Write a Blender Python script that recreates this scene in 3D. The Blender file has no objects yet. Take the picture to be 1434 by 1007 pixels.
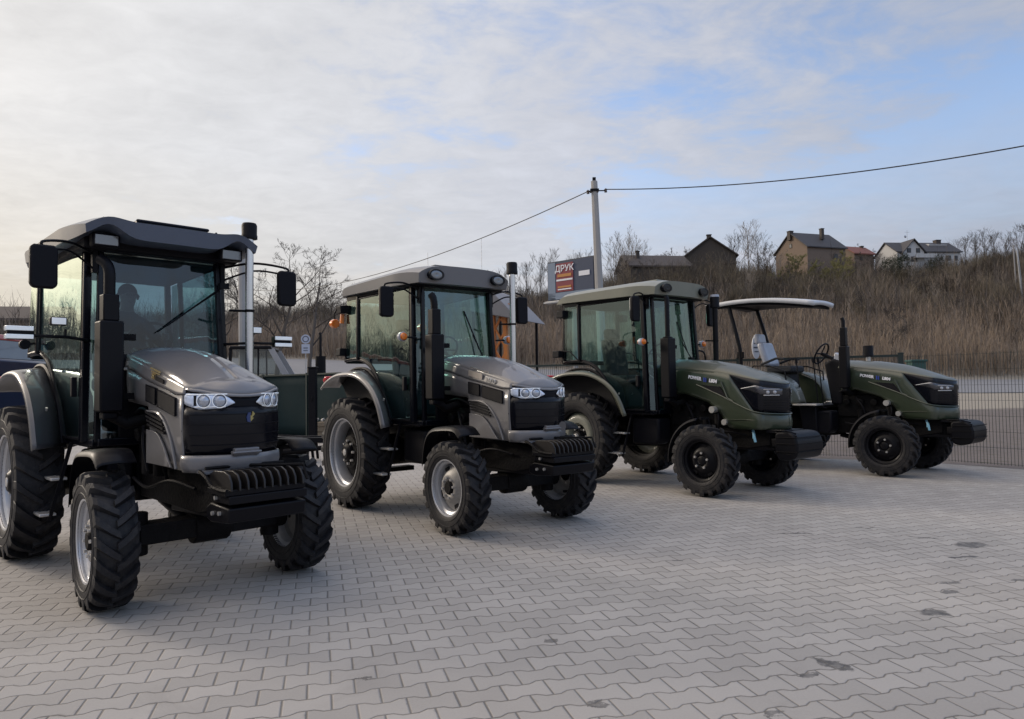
import bpy, math, random
import numpy as np
from mathutils import Vector, Matrix
R = math.radians
rnd = random.Random(11)
scn = bpy.context.scene
col = scn.collection

# ------------------------------------------------------------------ camera
F_PX, PITCH, ROLL, EYE = 986.04, 0.0383, -0.0154, 1.469
cp, sp, cr, sr = math.cos(PITCH), math.sin(PITCH), math.cos(ROLL), math.sin(ROLL)
FWD = Vector((0, cp, sp)); UP0 = Vector((0, -sp, cp)); RT0 = Vector((1, 0, 0))
RT = cr * RT0 + sr * UP0; UPV = -sr * RT0 + cr * UP0
cam = bpy.data.cameras.new('camera'); camo = bpy.data.objects.new('camera', cam); col.objects.link(camo)
cam.sensor_width = 36; cam.lens = 36 * F_PX / 1434; cam.clip_start = 0.05; cam.clip_end = 3000
m = Matrix((RT, UPV, -FWD)).transposed().to_4x4(); m.translation = (0, 0, EYE); camo.matrix_world = m
scn.camera = camo

# ------------------------------------------------------------------ light
SUN_AZ, SUN_EL = R(-64), R(20)            # azimuth from +Y towards +X
SUN_DIR = Vector((math.sin(SUN_AZ) * math.cos(SUN_EL), math.cos(SUN_AZ) * math.cos(SUN_EL), math.sin(SUN_EL)))
sun = bpy.data.lights.new('sun', 'SUN'); sun.energy = 1.35; sun.angle = R(14); sun.color = (1.0, 0.88, 0.74)
suno = bpy.data.objects.new('sun', sun); col.objects.link(suno)
suno.rotation_euler = (-SUN_DIR).to_track_quat('-Z', 'Y').to_euler()
scn.view_settings.view_transform = 'Standard'; scn.view_settings.look = 'None'
scn.view_settings.exposure = 0.0; scn.view_settings.gamma = 1.0

SKY_OFF = (9.9, 3.3, 0)
SKY_K = (.262, .243, .250)
class NT:
    """small helper to write node trees"""
    def __init__(s, tree): s.t = tree; s.n = tree.nodes; s.l = tree.links
    def node(s, typ, **kw):
        n = s.n.new(typ)
        for k, v in kw.items(): setattr(n, k, v)
        return n
    def put(s, sock, v):
        if isinstance(v, bpy.types.NodeSocket): s.l.new(v, sock)
        elif v is not None: sock.default_value = v
    def math(s, op, a, b=None, c=None, clamp=False):
        n = s.node('ShaderNodeMath', operation=op, use_clamp=clamp)
        for i, v in enumerate((a, b, c)): s.put(n.inputs[i], v)
        return n.outputs[0]
    def vmath(s, op, a, b=None):
        n = s.node('ShaderNodeVectorMath', operation=op)
        s.put(n.inputs[0], a); s.put(n.inputs[1], b)
        return n.outputs['Value'] if op in ('DOT_PRODUCT', 'LENGTH', 'DISTANCE') else n.outputs[0]
    def mix(s, f, a, b, typ='RGBA', blend='MIX'):
        n = s.node('ShaderNodeMix', data_type=typ)
        if typ == 'RGBA': n.blend_type = blend
        i = {'FLOAT': (0, 2, 3, 0), 'VECTOR': (0, 4, 5, 1), 'RGBA': (0, 6, 7, 2)}[typ]
        def c4(v): return (*v, 1) if typ == 'RGBA' and isinstance(v, tuple) and len(v) == 3 else v
        s.put(n.inputs[i[0]], f); s.put(n.inputs[i[1]], c4(a)); s.put(n.inputs[i[2]], c4(b))
        return n.outputs[i[3]]
    def rng(s, v, a, b, c=0.0, d=1.0, smooth=False):
        n = s.node('ShaderNodeMapRange', clamp=True)
        if smooth: n.interpolation_type = 'SMOOTHSTEP'
        for i, x in enumerate((v, a, b, c, d)): s.put(n.inputs[i], x)
        return n.outputs[0]
    def noise(s, vec, scale, detail=3, rough=.55, dist=0.0, out=0):
        n = s.node('ShaderNodeTexNoise'); s.put(n.inputs['Vector'], vec)
        n.inputs['Scale'].default_value = scale; n.inputs['Detail'].default_value = detail
        n.inputs['Roughness'].default_value = rough; n.inputs['Distortion'].default_value = dist
        return n.outputs[out]
    def comb(s, x, y, z):
        n = s.node('ShaderNodeCombineXYZ')
        for i, v in enumerate((x, y, z)): s.put(n.inputs[i], v)
        return n.outputs[0]
    def sep(s, v):
        n = s.node('ShaderNodeSeparateXYZ'); s.put(n.inputs[0], v); return n.outputs

world = bpy.data.worlds.new('World'); scn.world = world; world.use_nodes = True
w = NT(world.node_tree); w.n.clear()
sky = w.node('ShaderNodeTexSky'); sky.sky_type = 'NISHITA'; sky.sun_disc = False
sky.sun_elevation = SUN_EL; sky.sun_rotation = SUN_AZ; sky.air_density = 1.0; sky.dust_density = 1.2; sky.ozone_density = 1.6
dirv = w.node('ShaderNodeTexCoord').outputs['Generated']
dx, dy, dz = w.sep(dirv)
zc = w.math('ADD', w.math('MAXIMUM', dz, 0.0), 0.13)
flat = w.comb(w.math('DIVIDE', dx, zc), w.math('DIVIDE', dy, zc), 0.0)
rotn = w.node('ShaderNodeMapping'); rotn.inputs['Rotation'].default_value = (0, 0, R(-20)); rotn.inputs['Scale'].default_value = (1.0, 1.25, 1); rotn.inputs['Location'].default_value = SKY_OFF
w.l.new(flat, rotn.inputs[0]); fv = rotn.outputs[0]
n_big = w.noise(fv, 0.75, 3, .5, .2)
n_mid = w.noise(fv, 2.6, 6, .62, .35)
n_fine = w.noise(fv, 8.5, 6, .6, .5)
cov = w.math('ADD', w.math('MULTIPLY', n_big, .62), w.math('MULTIPLY', n_mid, .42))
cov = w.math('ADD', cov, w.math('MULTIPLY', n_fine, .16))
bias = w.math('ADD', w.math('MULTIPLY', dx, -.25), w.math('MULTIPLY', dz, -.12))
cov = w.math('ADD', cov, w.math('ADD', bias, 0.055))
cmask = w.rng(cov, .47, .64, 0.0, .93, True)
haze_m = w.math('ADD', w.rng(dz, .10, .36, .95, 0.0, True), w.math('MULTIPLY', w.rng(n_mid, .35, .65), .22), clamp=True)
sd = w.vmath('DOT_PRODUCT', dirv, tuple(SUN_DIR))
ramp = w.node('ShaderNodeValToRGB'); w.l.new(w.rng(sd, -1, 1), ramp.inputs[0]); el = ramp.color_ramp.elements
for i, (p, c) in enumerate([(0.0, (.60, .61, .62)), (.30, (.52, .54, .58)), (.44, (.40, .435, .525)), (.72, (.615, .63, .69)), (.90, (.77, .765, .765)), (.96, (.84, .82, .79)), (.982, (1.12, 1.04, .92)), (1.0, (1.9, 1.6, 1.25))]):
    q = el[i] if i < 2 else el.new(p); q.position = p; q.color = (*c, 1)
lowwarm = w.math('MULTIPLY', w.rng(dz, .02, .30, 1.0, 0.0), w.rng(sd, .3, .95, 0.0, 1.0))
ccol = w.mix(1.0, ramp.outputs[0], w.mix(lowwarm, (1, 1, 1), (.90, .80, .62)), blend='MULTIPLY')
shade = w.math('ADD', w.math('MULTIPLY', n_mid, .34), w.math('ADD', w.math('MULTIPLY', n_fine, .24), .71))
ccol = w.mix(1.0, ccol, w.comb(shade, shade, shade), blend='MULTIPLY')
high = w.rng(dz, .48, .80, 0.0, 1.0)
high = w.mix(high, (1.0, 1.0, 1.0), (2.8, 2.42, 2.0))
skyb = w.mix(1.0, sky.outputs[0], SKY_K, blend='MULTIPLY')
near = w.rng(sd, .45, .95, 1.0, .60); skyb = w.mix(1.0, skyb, w.comb(near, near, near), blend='MULTIPLY')
skyc = w.mix(w.math('MAXIMUM', cmask, haze_m), skyb, ccol)
skyc = w.mix(1.0, skyc, high, blend='MULTIPLY')
bg = w.node('ShaderNodeBackground'); w.l.new(skyc, bg.inputs[0]); bg.inputs[1].default_value = 1.0
wo = w.node('ShaderNodeOutputWorld'); w.l.new(bg.outputs[0], wo.inputs[0])

# ------------------------------------------------------------------ materials
MATS = {}
def mat(name, c, rough=.5, metal=0.0, coat=0.0, var=.12, vs=6.0, bump=0.0, bs=60.0, dust=0.0, spec=.5, emit=None):
    if name in MATS: return MATS[name]
    mt = bpy.data.materials.new(name); mt.use_nodes = True; t = NT(mt.node_tree)
    b = t.n['Principled BSDF']; tc = t.node('ShaderNodeTexCoord').outputs['Object']
    n = t.noise(tc, vs, 5, .6)
    k = t.math('ADD', t.math('MULTIPLY', n, 2 * var), 1 - var)
    cc = t.mix(1.0, (*c, 1), t.comb(k, k, k), blend='MULTIPLY')
    if dust > 0:
        nd = t.rng(t.noise(tc, vs * 2.3, 6, .7), .45, .75)
        cc = t.mix(t.math('MULTIPLY', nd, dust), cc, (.16, .14, .12))
    t.l.new(cc, b.inputs['Base Color'])
    t.l.new(t.math('ADD', rough - .06, t.math('MULTIPLY', t.noise(tc, vs * 3, 3), .12), clamp=True), b.inputs['Roughness'])
    b.inputs['Metallic'].default_value = metal; b.inputs['Coat Weight'].default_value = coat
    b.inputs['Coat Roughness'].default_value = .03; b.inputs['Specular IOR Level'].default_value = spec
    if bump > 0:
        bn = t.node('ShaderNodeBump'); bn.inputs['Strength'].default_value = bump; bn.inputs['Distance'].default_value = .01
        t.l.new(t.noise(tc, bs, 4), bn.inputs['Height']); t.l.new(bn.outputs[0], b.inputs['Normal'])
    if emit:
        b.inputs['Emission Color'].default_value = (*emit[0], 1); b.inputs['Emission Strength'].default_value = emit[1]
    MATS[name] = mt; return mt

def glass(name, tint, refl=1.0, rough=.015, base=.02, gcol=(1, 1, 1)):
    mt = bpy.data.materials.new(name); mt.use_nodes = True; t = NT(mt.node_tree); t.n.clear()
    tr = t.node('ShaderNodeBsdfTransparent'); tr.inputs[0].default_value = (*tint, 1)
    gl = t.node('ShaderNodeBsdfGlossy'); gl.inputs['Roughness'].default_value = rough; gl.inputs[0].default_value = (*gcol, 1)
    tc = t.node('ShaderNodeTexCoord').outputs['Object']
    bn = t.node('ShaderNodeBump'); bn.inputs['Strength'].default_value = .28; bn.inputs['Distance'].default_value = .02
    t.l.new(t.noise(tc, 1.6, 2), bn.inputs['Height']); t.l.new(bn.outputs[0], gl.inputs['Normal'])
    g = t.node('ShaderNodeNewGeometry'); cs = t.math('ABSOLUTE', t.vmath('DOT_PRODUCT', g.outputs['Incoming'], g.outputs['Normal']))
    fr = t.math('ADD', .04, t.math('MULTIPLY', .96, t.math('POWER', t.math('SUBTRACT', 1.0, cs), 5.0)))
    mx = t.node('ShaderNodeMixShader')
    t.l.new(t.math('ADD', t.math('MULTIPLY', fr, refl), base, clamp=True), mx.inputs[0])
    t.l.new(tr.outputs[0], mx.inputs[1]); t.l.new(gl.outputs[0], mx.inputs[2])
    o = t.node('ShaderNodeOutputMaterial'); t.l.new(mx.outputs[0], o.inputs[0])
    MATS[name] = mt; return mt

rubber = mat('tyre rubber', (.013, .013, .016), .58, var=.3, vs=7, bump=.3, bs=90, dust=.14, spec=.28)
blackm = mat('black painted steel', (.0042, .0042, .0065), .46, .0, .04, dust=.0, spec=.15)
blackp = mat('black moulded plastic', (.005, .005, .008), .55, bump=.2, bs=200, spec=.16)
gloss_black = mat('glossy black plastic', (.003, .0035, .007), .24, coat=.05, var=.1, spec=.25)
castm = mat('dark cast iron', (.005, .0046, .0055), .65, .0, bump=.6, bs=40, dust=.02, spec=.14)
fender_shaded = mat('shaded grey fender paint', (.075, .076, .086), .42, .1, .45, var=.05)  # darker copy of the grey paint, with the shade on the fender painted in
grey_paint = mat('metallic grey paint', (.150, .147, .155), .46, .15, .55, var=.05)
roof_grey = mat('blue grey roof plastic', (.070, .088, .128), .40, .0, .25, var=.06)
roof_grey2 = mat('grey roof plastic', (.15, .15, .16), .42, .0, .25, var=.06)
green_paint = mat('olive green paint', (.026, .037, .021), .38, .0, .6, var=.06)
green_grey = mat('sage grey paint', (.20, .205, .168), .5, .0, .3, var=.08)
green_pale = mat('pale olive paint', (.082, .088, .066), .44, .0, .4, var=.08)
silver = mat('silver wheel paint', (.50, .51, .54), .36, .45, .2, var=.1, dust=.15)
dull_silver = mat('weathered wheel disc', (.30, .29, .28), .5, .3, var=.3, vs=14, dust=.4)
chrome = mat('polished steel tube', (.62, .62, .63), .22, .95, var=.06)
alu = mat('bare metal', (.55, .54, .53), .38, .6, var=.15)
seatm = mat('dark seat fabric', (.020, .022, .027), .8, bump=.4, bs=250)
vinyl = mat('pale grey plastic seat wrap', (.34, .36, .42), .34, var=.25, vs=5, coat=.3)
orange_l = mat('amber lens', (.80, .20, .02), .22, coat=.6, var=.2, vs=60)
red_l = mat('red lens', (.62, .035, .04), .22, coat=.6, var=.15, vs=60)
white_l = mat('clear lamp lens', (.80, .82, .86), .12, .2, .8, var=.1)
lamp_blue = mat('blue tinted chrome reflector', (.70, .79, .96), .22, .15, .9, var=.30, vs=55)
lamp_clear = mat('clear chrome reflector', (.80, .82, .85), .22, .2, .9, var=.25, vs=55)
lamp_glow = mat('clear lens with added glow', (.85, .88, .92), .2, .2, .6, emit=((.85, .93, 1.0), .12))  # faint emission stands in for sky reflected by unlit clear lenses
mirror_g = mat('mirror glass', (.7, .7, .72), .05, 1.0)
letter_w = mat('white lettering', (.72, .73, .78), .4)
letter_g = mat('gold lettering and glint', (.80, .62, .30), .25, .7)
letter_b = mat('blue lettering', (.03, .06, .35), .4)
yellow = mat('yellow badge', (.36, .29, .10), .35)
blue_badge = mat('blue badge', (.025, .045, .14), .35)
win_side = glass('tinted side glass', (.50, .76, .73), 2.4, base=.02, gcol=(.84, 1.0, .97))
win_front = glass('tinted windshield glass', (.15, .25, .35), 1.0, base=.015)
win_rear = glass('rear window glass', (.66, .78, .76), 1.0)
orange_m = mat('orange machine paint', (.62, .20, .035), .45, dust=.3)

# ------------------------------------------------------------------ mesh building
class M:
    def __init__(s): s.v = []; s.f = []; s.mi = []; s.cur = 0
    def add(s, vs, fs):
        o = len(s.v); s.v += [tuple(v) for v in vs]
        for f in fs: s.f.append([i + o for i in f]); s.mi.append(s.cur)
        return s
    def hexa(s, p): return s.add(p, [(0, 3, 2, 1), (4, 5, 6, 7), (0, 1, 5, 4), (1, 2, 6, 5), (2, 3, 7, 6), (3, 0, 4, 7)])
    def box(s, c, d, ry=0, rz=0, rx=0):
        mm = Matrix.Translation(c) @ Matrix.Rotation(rz, 4, 'Z') @ Matrix.Rotation(ry, 4, 'Y') @ Matrix.Rotation(rx, 4, 'X')
        x, y, z = d[0] / 2, d[1] / 2, d[2] / 2
        return s.hexa([mm @ Vector(q) for q in ((-x, -y, -z), (x, -y, -z), (x, y, -z), (-x, y, -z), (-x, -y, z), (x, -y, z), (x, y, z), (-x, y, z))])
    def b2(s, a, b): return s.box([(a[i] + b[i]) / 2 for i in range(3)], [abs(a[i] - b[i]) for i in range(3)])
    def tube(s, pts, r, n=8, cap=True, flat=1.0):
        pts = [Vector(p) for p in pts]; k = len(pts); rs = r if isinstance(r, (list, tuple)) else [r] * k
        ref = None; vs = []
        for i in range(k):
            t = (pts[min(i + 1, k - 1)] - pts[max(i - 1, 0)])
            t = t.normalized() if t.length > 1e-9 else Vector((0, 0, 1))
            if ref is None: ref = Vector((0, 0, 1)) if abs(t.z) < .9 else Vector((1, 0, 0))
            u = (ref - t * ref.dot(t)).normalized(); v = t.cross(u); ref = u
            for j in range(n):
                a = 2 * math.pi * (j + .5) / n
                vs.append(pts[i] + (u * math.cos(a) * flat + v * math.sin(a)) * rs[i])
        fs = [(i * n + j, i * n + (j + 1) % n, (i + 1) * n + (j + 1) % n, (i + 1) * n + j) for i in range(k - 1) for j in range(n)]
        if cap: fs += [tuple(range(n))[::-1], tuple((k - 1) * n + j for j in range(n))]
        return s.add(vs, fs)
    def cyl(s, a, b, r0, r1=None, n=20): return s.tube([a, b], [r0, r0 if r1 is None else r1], n)
    def bar(s, a, b, wd): return s.tube([a, b], wd * .7071, 4)
    def lathe(s, prof, o=(0, 0, 0), axis='y', n=40, arc=(0, 2 * math.pi), closed=False):
        full = abs(arc[1] - arc[0] - 2 * math.pi) < 1e-6; k = n if full else n + 1; vs = []
        for i in range(k):
            a = arc[0] + (arc[1] - arc[0]) * i / n; c, q = math.cos(a), math.sin(a)
            for h, r in prof:
                vs.append((o[0] + r * c, o[1] + h, o[2] + r * q) if axis == 'y' else ((o[0] + r * c, o[1] + r * q, o[2] + h) if axis == 'z' else (o[0] + h, o[1] + r * c, o[2] + r * q)))
        p = len(prof); fs = []
        for i in range(n):
            j = (i + 1) % k
            for q in range(p if closed else p - 1):
                q2 = (q + 1) % p; fs.append((i * p + q, i * p + q2, j * p + q2, j * p + q))
        return s.add(vs, fs)
    def prism(s, poly, y0, y1, fn=None):
        """polygon in (x, z) extruded from y0 to y1"""
        k = len(poly); vs = [(x, y0, z) for x, z in poly] + [(x, y1, z) for x, z in poly]
        if fn: vs = [fn(*v) for v in vs]
        return s.add(vs, [tuple(range(k)), tuple(range(2 * k - 1, k - 1, -1))] + [(i, i + k, (i + 1) % k + k, (i + 1) % k) for i in range(k)])
    def prismz(s, poly, z0, z1):
        k = len(poly); vs = [(x, y, z0) for x, y in poly] + [(x, y, z1) for x, y in poly]
        return s.add(vs, [tuple(range(k))[::-1], tuple(range(k, 2 * k))] + [(i, (i + 1) % k, (i + 1) % k + k, i + k) for i in range(k)])
    def grid(s, fn, nu, nv):
        vs = [fn(i / nu, j / nv) for i in range(nu + 1) for j in range(nv + 1)]
        return s.add(vs, [(i * (nv + 1) + j, (i + 1) * (nv + 1) + j, (i + 1) * (nv + 1) + j + 1, i * (nv + 1) + j + 1) for i in range(nu) for j in range(nv)])
    def mesh(s, name, mats, smooth=38):
        me = bpy.data.meshes.new(name); me.from_pydata(s.v, [], s.f)
        for mt in (mats if isinstance(mats, (list, tuple)) else [mats]): me.materials.append(mt)
        me.polygons.foreach_set('material_index', s.mi)
        if smooth: me.shade_smooth(); me.set_sharp_from_angle(angle=R(smooth))
        me.update(); return me
    def build(s, name, mats, parent=None, bevel=0, solid=0, smooth=38, loc=None, rot=None):
        return link(name, s.mesh(name, mats, smooth), parent, bevel, solid, loc, rot)

def link(name, me, parent=None, bevel=0, solid=0, loc=None, rot=None):
    o = bpy.data.objects.new(name, me); col.objects.link(o)
    if parent is not None: o.parent = parent
    if loc is not None: o.location = loc
    if rot is not None: o.rotation_euler = rot
    if solid:
        q = o.modifiers.new('thickness', 'SOLIDIFY'); q.thickness = solid; q.offset = -1
    if bevel:
        q = o.modifiers.new('edges', 'BEVEL'); q.width = bevel; q.segments = 2; q.limit_method = 'ANGLE'; q.angle_limit = R(40)
    return o
def empty(name, parent=None, loc=(0, 0, 0), rz=0):
    o = bpy.data.objects.new(name, None); col.objects.link(o); o.empty_display_size = .2
    if parent is not None: o.parent = parent
    o.location = loc; o.rotation_euler = (0, 0, rz); return o
def tag(o, label=None, cat=None, group=None, kind=None):
    for k, v in (('label', label), ('category', cat), ('group', group), ('kind', kind)):
        if v: o[k] = v
    return o
def interp(x, xs, ys): return float(np.interp(x, xs, ys))
TXT = {}
def text(string, size, mt, name, parent, mw, extrude=.002, bold=.0, shear=0):
    key = (string, size, mt.name, bold)
    if key not in TXT:
        cu = bpy.data.curves.new('t', 'FONT'); cu.body = string; cu.size = size; cu.extrude = extrude; cu.shear = shear
        cu.offset = bold; cu.align_x = 'CENTER'; cu.align_y = 'CENTER'; cu.resolution_u = 3
        to = bpy.data.objects.new('t', cu); col.objects.link(to); bpy.context.view_layer.update()
        me = bpy.data.meshes.new_from_object(to); me.name = name; bpy.data.objects.remove(to); bpy.data.curves.remove(cu)
        me.materials.clear(); me.materials.append(mt); TXT[key] = me
    o = bpy.data.objects.new(name, TXT[key]); col.objects.link(o); o.parent = parent; o.matrix_local = mw; return o
def frame_m(o, xd, yd):
    xd = Vector(xd).normalized(); zd = xd.cross(Vector(yd)).normalized(); yd = zd.cross(xd)
    mm = Matrix((xd, yd, zd)).transposed().to_4x4(); mm.translation = o; return mm
def at(px, py, depth):
    """world point seen at a photograph pixel, at a distance along the view axis"""
    d = FWD * F_PX + RT * (px - 717) - UPV * (py - 503.5)
    return Vector((0, 0, EYE)) + d * (depth / d.y)

# ------------------------------------------------------------------ ground
def tan_of(px): return (px - 717) / F_PX
UPX = [-.75, -.29, -.12, .05, .185, .29, .49, .72]
def H(x, y):
    """height of the land beyond the yard"""
    x = np.asarray(x, float); y = np.asarray(y, float)
    u = np.clip(x / np.maximum(y, 25), -.9, .9)
    zn = np.interp(u, [-.75, -.29, .05, .645, .85], [3.4, 2.7, 1.35, .25, .15])
    zf = np.interp(u, [-.75, -.29, .05, .645, .85], [5.6, 4.7, 3.2, 1.45, 1.2])
    zc = np.interp(u, UPX, [17.0, 18.2, 19.5, 22.0, 27.0, 28.0, 28.3, 31.5])
    h = -.03 + 0 * x
    s = np.clip((y - 33) / 27, 0, 1); h = np.where(y > 33, -.03 + (zn + .03) * s * s * (3 - 2 * s), h)
    h = np.where(y > 60, zn + (zf - zn) * np.clip((y - 60) / 15, 0, 1), h)
    s = np.clip((y - 76) / 114, 0, 1); h = np.where(y > 76, zf + (zc - zf) * (s ** .85), h)
    h = h + 6.0 * np.clip((-x - 48) / 26, 0, 1) ** 1.5 * np.clip((90 - y) / 30, 0, 1)
    wob = .35 * np.sin(x * .21 + y * .13) + .3 * np.sin(x * .09 - y * .23 + 1.3)
    h = h + np.where(y > 80, wob * np.clip((y - 80) / 30, 0, 1), 0)
    h = np.where(y > 190, np.maximum(zc + wob - (y - 190) * .05, -1), h)
    return h
def Hs(x, y): return float(H(x, y))

def ground_material():
    mt = bpy.data.materials.new('rough ground'); mt.use_nodes = True; t = NT(mt.node_tree); b = t.n['Principled BSDF']
    g = t.node('ShaderNodeNewGeometry').outputs['Position']; x, y, z = t.sep(g)
    n1 = t.noise(g, .35, 6, .6); n2 = t.noise(g, 3.0, 6, .65); n3 = t.noise(g, 25, 4, .6)
    dirt = t.mix(n1, (.105, .085, .078), (.17, .145, .13))
    dirt = t.mix(t.rng(n2, .5, .7), dirt, (.10, .085, .06))
    yw = t.math('ADD', y, t.math('MULTIPLY', n1, 5))
    grass = t.mix(n2, (.255, .222, .178), (.305, .272, .222))
    c = t.mix(t.rng(yw, 37, 39), dirt, grass)
    hillc = t.mix(n2, (.060, .047, .036), (.115, .088, .064))
    c = t.mix(t.rng(y, 76, 80), c, hillc)
    k = t.math('ADD', t.math('MULTIPLY', n3, .5), .75)
    t.l.new(t.mix(1.0, c, t.comb(k, k, k), blend='MULTIPLY'), b.inputs['Base Color']); b.inputs['Roughness'].default_value = .95
    bn = t.node('ShaderNodeBump'); bn.inputs['Strength'].default_value = .7; bn.inputs['Distance'].default_value = .08
    t.l.new(t.math('ADD', n2, t.math('MULTIPLY', n3, .3)), bn.inputs['Height']); t.l.new(bn.outputs[0], b.inputs['Normal'])
    return mt
xs = np.concatenate([np.linspace(-900, -260, 14), np.linspace(-250, 250, 168), np.linspace(260, 900, 14)])
ys = np.concatenate([np.linspace(-500, 20, 12), np.linspace(24, 80, 60), np.linspace(82, 230, 90), np.linspace(250, 900, 14)])
g = M(); nx, ny = len(xs), len(ys)
XX, YY = np.meshgrid(xs, ys, indexing='ij'); ZZ = H(XX, YY)
g.v = list(zip(XX.ravel().tolist(), YY.ravel().tolist(), ZZ.ravel().tolist()))
g.f = [[i * ny + j, (i + 1) * ny + j, (i + 1) * ny + j + 1, i * ny + j + 1] for i in range(nx - 1) for j in range(ny - 1)]; g.mi = [0] * len(g.f)
tag(g.build('ground', ground_material(), smooth=60), kind='structure')

# road climbing to the left behind the fence
def road_material():
    mt = bpy.data.materials.new('pale asphalt'); mt.use_nodes = True; t = NT(mt.node_tree); b = t.n['Principled BSDF']
    g = t.node('ShaderNodeNewGeometry').outputs['Position']
    c = t.mix(t.noise(g, .5, 6), (.17, .168, .175), (.215, .212, .218))
    k = t.math('ADD', t.math('MULTIPLY', t.noise(g, 12, 4), .3), .85)
    t.l.new(t.mix(1.0, c, t.comb(k, k, k), blend='MULTIPLY'), b.inputs['Base Color']); b.inputs['Roughness'].default_value = .8
    return mt
rd = M(); n = 120
def rfn(a, c):
    x = -170 + 340 * a; y = 60.4 + 14.2 * c
    return (x, y, Hs(x, y) + .05)
rd.grid(rfn, n, 6)
tag(rd.build('road', road_material(), smooth=60), kind='structure')

# ---- paved yard: concrete pavers with waisted long sides, laid in half-bond rows
FC = [(10.6, 7.7), (7.15, 12.95), (-.6, 16.6), (-6.3, 21.6), (-17.5, 30.5)]      # line of the yard fence
def paving_material():
    mt = bpy.data.materials.new('grey concrete pavers'); mt.use_nodes = True; t = NT(mt.node_tree); b = t.n['Principled BSDF']
    g = t.node('ShaderNodeNewGeometry').outputs['Position']
    warp = t.noise(g, .8, 2, .5, out=1)
    gx, gy, gz = t.sep(t.vmath('ADD', g, t.vmath('MULTIPLY', t.vmath('SUBTRACT', warp, (.5, .5, .5)), (.035, .035, 0))))
    A = R(15.5); ca, sa = math.cos(A), math.sin(A); L, RH, AMP = .2265, .1505, .0125
    u = t.math('ADD', t.math('MULTIPLY', gx, ca), t.math('MULTIPLY', gy, sa))
    v = t.math('SUBTRACT', t.math('MULTIPLY', gy, ca), t.math('MULTIPLY', gx, sa))
    u = t.math('ADD', u, .05); v = t.math('ADD', v, .055)
    vr = t.math('DIVIDE', v, RH); nr = t.math('ROUND', vr)
    par = t.math('FLOORED_MODULO', nr, 2.0)                    # 0 or 1
    sg = t.math('SUBTRACT', 1.0, t.math('MULTIPLY', par, 2.0))
    wv = t.math('MULTIPLY', t.math('COSINE', t.math('MULTIPLY', u, 2 * math.pi / L)), 1.9)
    wv = t.math('MAXIMUM', t.math('MINIMUM', wv, 1.0), -1.0)
    d = t.math('SUBTRACT', t.math('SUBTRACT', v, t.math('MULTIPLY', nr, RH)), t.math('MULTIPLY', t.math('MULTIPLY', sg, wv), -AMP))
    row = t.math('SUBTRACT', nr, t.math('LESS_THAN', d, 0.0))
    roff = t.math('MULTIPLY', t.math('FLOORED_MODULO', row, 2.0), .5)
    ul = t.math('SUBTRACT', t.math('DIVIDE', u, L), roff)
    de = t.math('MULTIPLY', t.math('ABSOLUTE', t.math('SUBTRACT', ul, t.math('ROUND', ul))), L)
    dist = t.math('MINIMUM', t.math('ABSOLUTE', d), de)
    bid = t.comb(t.math('FLOOR', ul), row, 0.0)
    wn = t.node('ShaderNodeTexWhiteNoise'); wn.noise_dimensions = '3D'; t.l.new(bid, wn.inputs[0])
    nj = t.noise(g, 2.0, 3); ne = t.noise(g, 40, 3)
    jw = t.math('ADD', .0022, t.math('MULTIPLY', t.rng(nj, .35, .75), .0028))
    joint = t.rng(dist, jw, t.math('ADD', jw, .0022), 1.0, 0.0)
    chips = t.math('MULTIPLY', t.rng(ne, .60, .72), t.rng(dist, .004, .014, 1.0, 0.0))
    joint = t.math('MAXIMUM', joint, t.math('MULTIPLY', chips, .75))
    big = t.noise(g, .16, 4, .6); med = t.noise(g, 1.3, 6, .65); fine = t.noise(g, 90, 3, .7)
    base = t.mix(t.rng(big, .3, .7), (.318, .298, .277), (.372, .349, .322))
    k = t.math('ADD', t.math('MULTIPLY', wn.outputs[0], .17), t.math('ADD', t.math('MULTIPLY', med, .24), t.math('ADD', t.math('MULTIPLY', fine, .22), .71)))
    base = t.mix(1.0, base, t.comb(k, k, k), blend='MULTIPLY')
    pale = t.rng(t.noise(g, .6, 6, .7, .6), .57, .74)
    base = t.mix(t.math('MULTIPLY', pale, .28), base, (.36, .345, .32))
    st = None                                                 # dark damp and oily stains
    for (px, py, rx, ry, an) in STAINS:
        q = ground_pt(px, py)
        p = t.vmath('SUBTRACT', g, (q[0], q[1], 0))
        p = t.vmath('ADD', p, t.vmath('MULTIPLY', t.vmath('SUBTRACT', t.noise(g, 11, 5, .72, out=1), (.5, .5, .5)), (.17, .17, 0)))
        a, c2, _ = t.sep(p)
        e1 = t.math('DIVIDE', t.math('ADD', t.math('MULTIPLY', a, math.cos(an)), t.math('MULTIPLY', c2, math.sin(an))), rx)
        e2 = t.math('DIVIDE', t.math('SUBTRACT', t.math('MULTIPLY', c2, math.cos(an)), t.math('MULTIPLY', a, math.sin(an))), ry)
        rr = t.rng(t.math('ADD', t.math('MULTIPLY', e1, e1), t.math('MULTIPLY', e2, e2)), .7, 1.15, 1.0, 0.0)
        st = rr if st is None else t.math('MAXIMUM', st, rr)
    dirt = t.rng(t.noise(g, 1.1, 7, .72, .8), .56, .72)
    base = t.mix(t.math('MULTIPLY', dirt, .30), base, (.17, .155, .145))
    jd = t.rng(t.noise(g, 6.0, 4, .7), .58, .78)              # crumbs and soil gathered beside the joints
    base = t.mix(t.math('MULTIPLY', t.math('MULTIPLY', jd, t.rng(dist, .003, .022, 1.0, 0.0)), .55), base, (.10, .09, .08))
    st = t.math('MULTIPLY', st, t.math('ADD', .45, t.math('MULTIPLY', t.rng(t.noise(g, 14, 5, .7), .35, .6), .55)))
    base = t.mix(t.math('MULTIPLY', st, .88), base, (.05, .047, .045))
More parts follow.
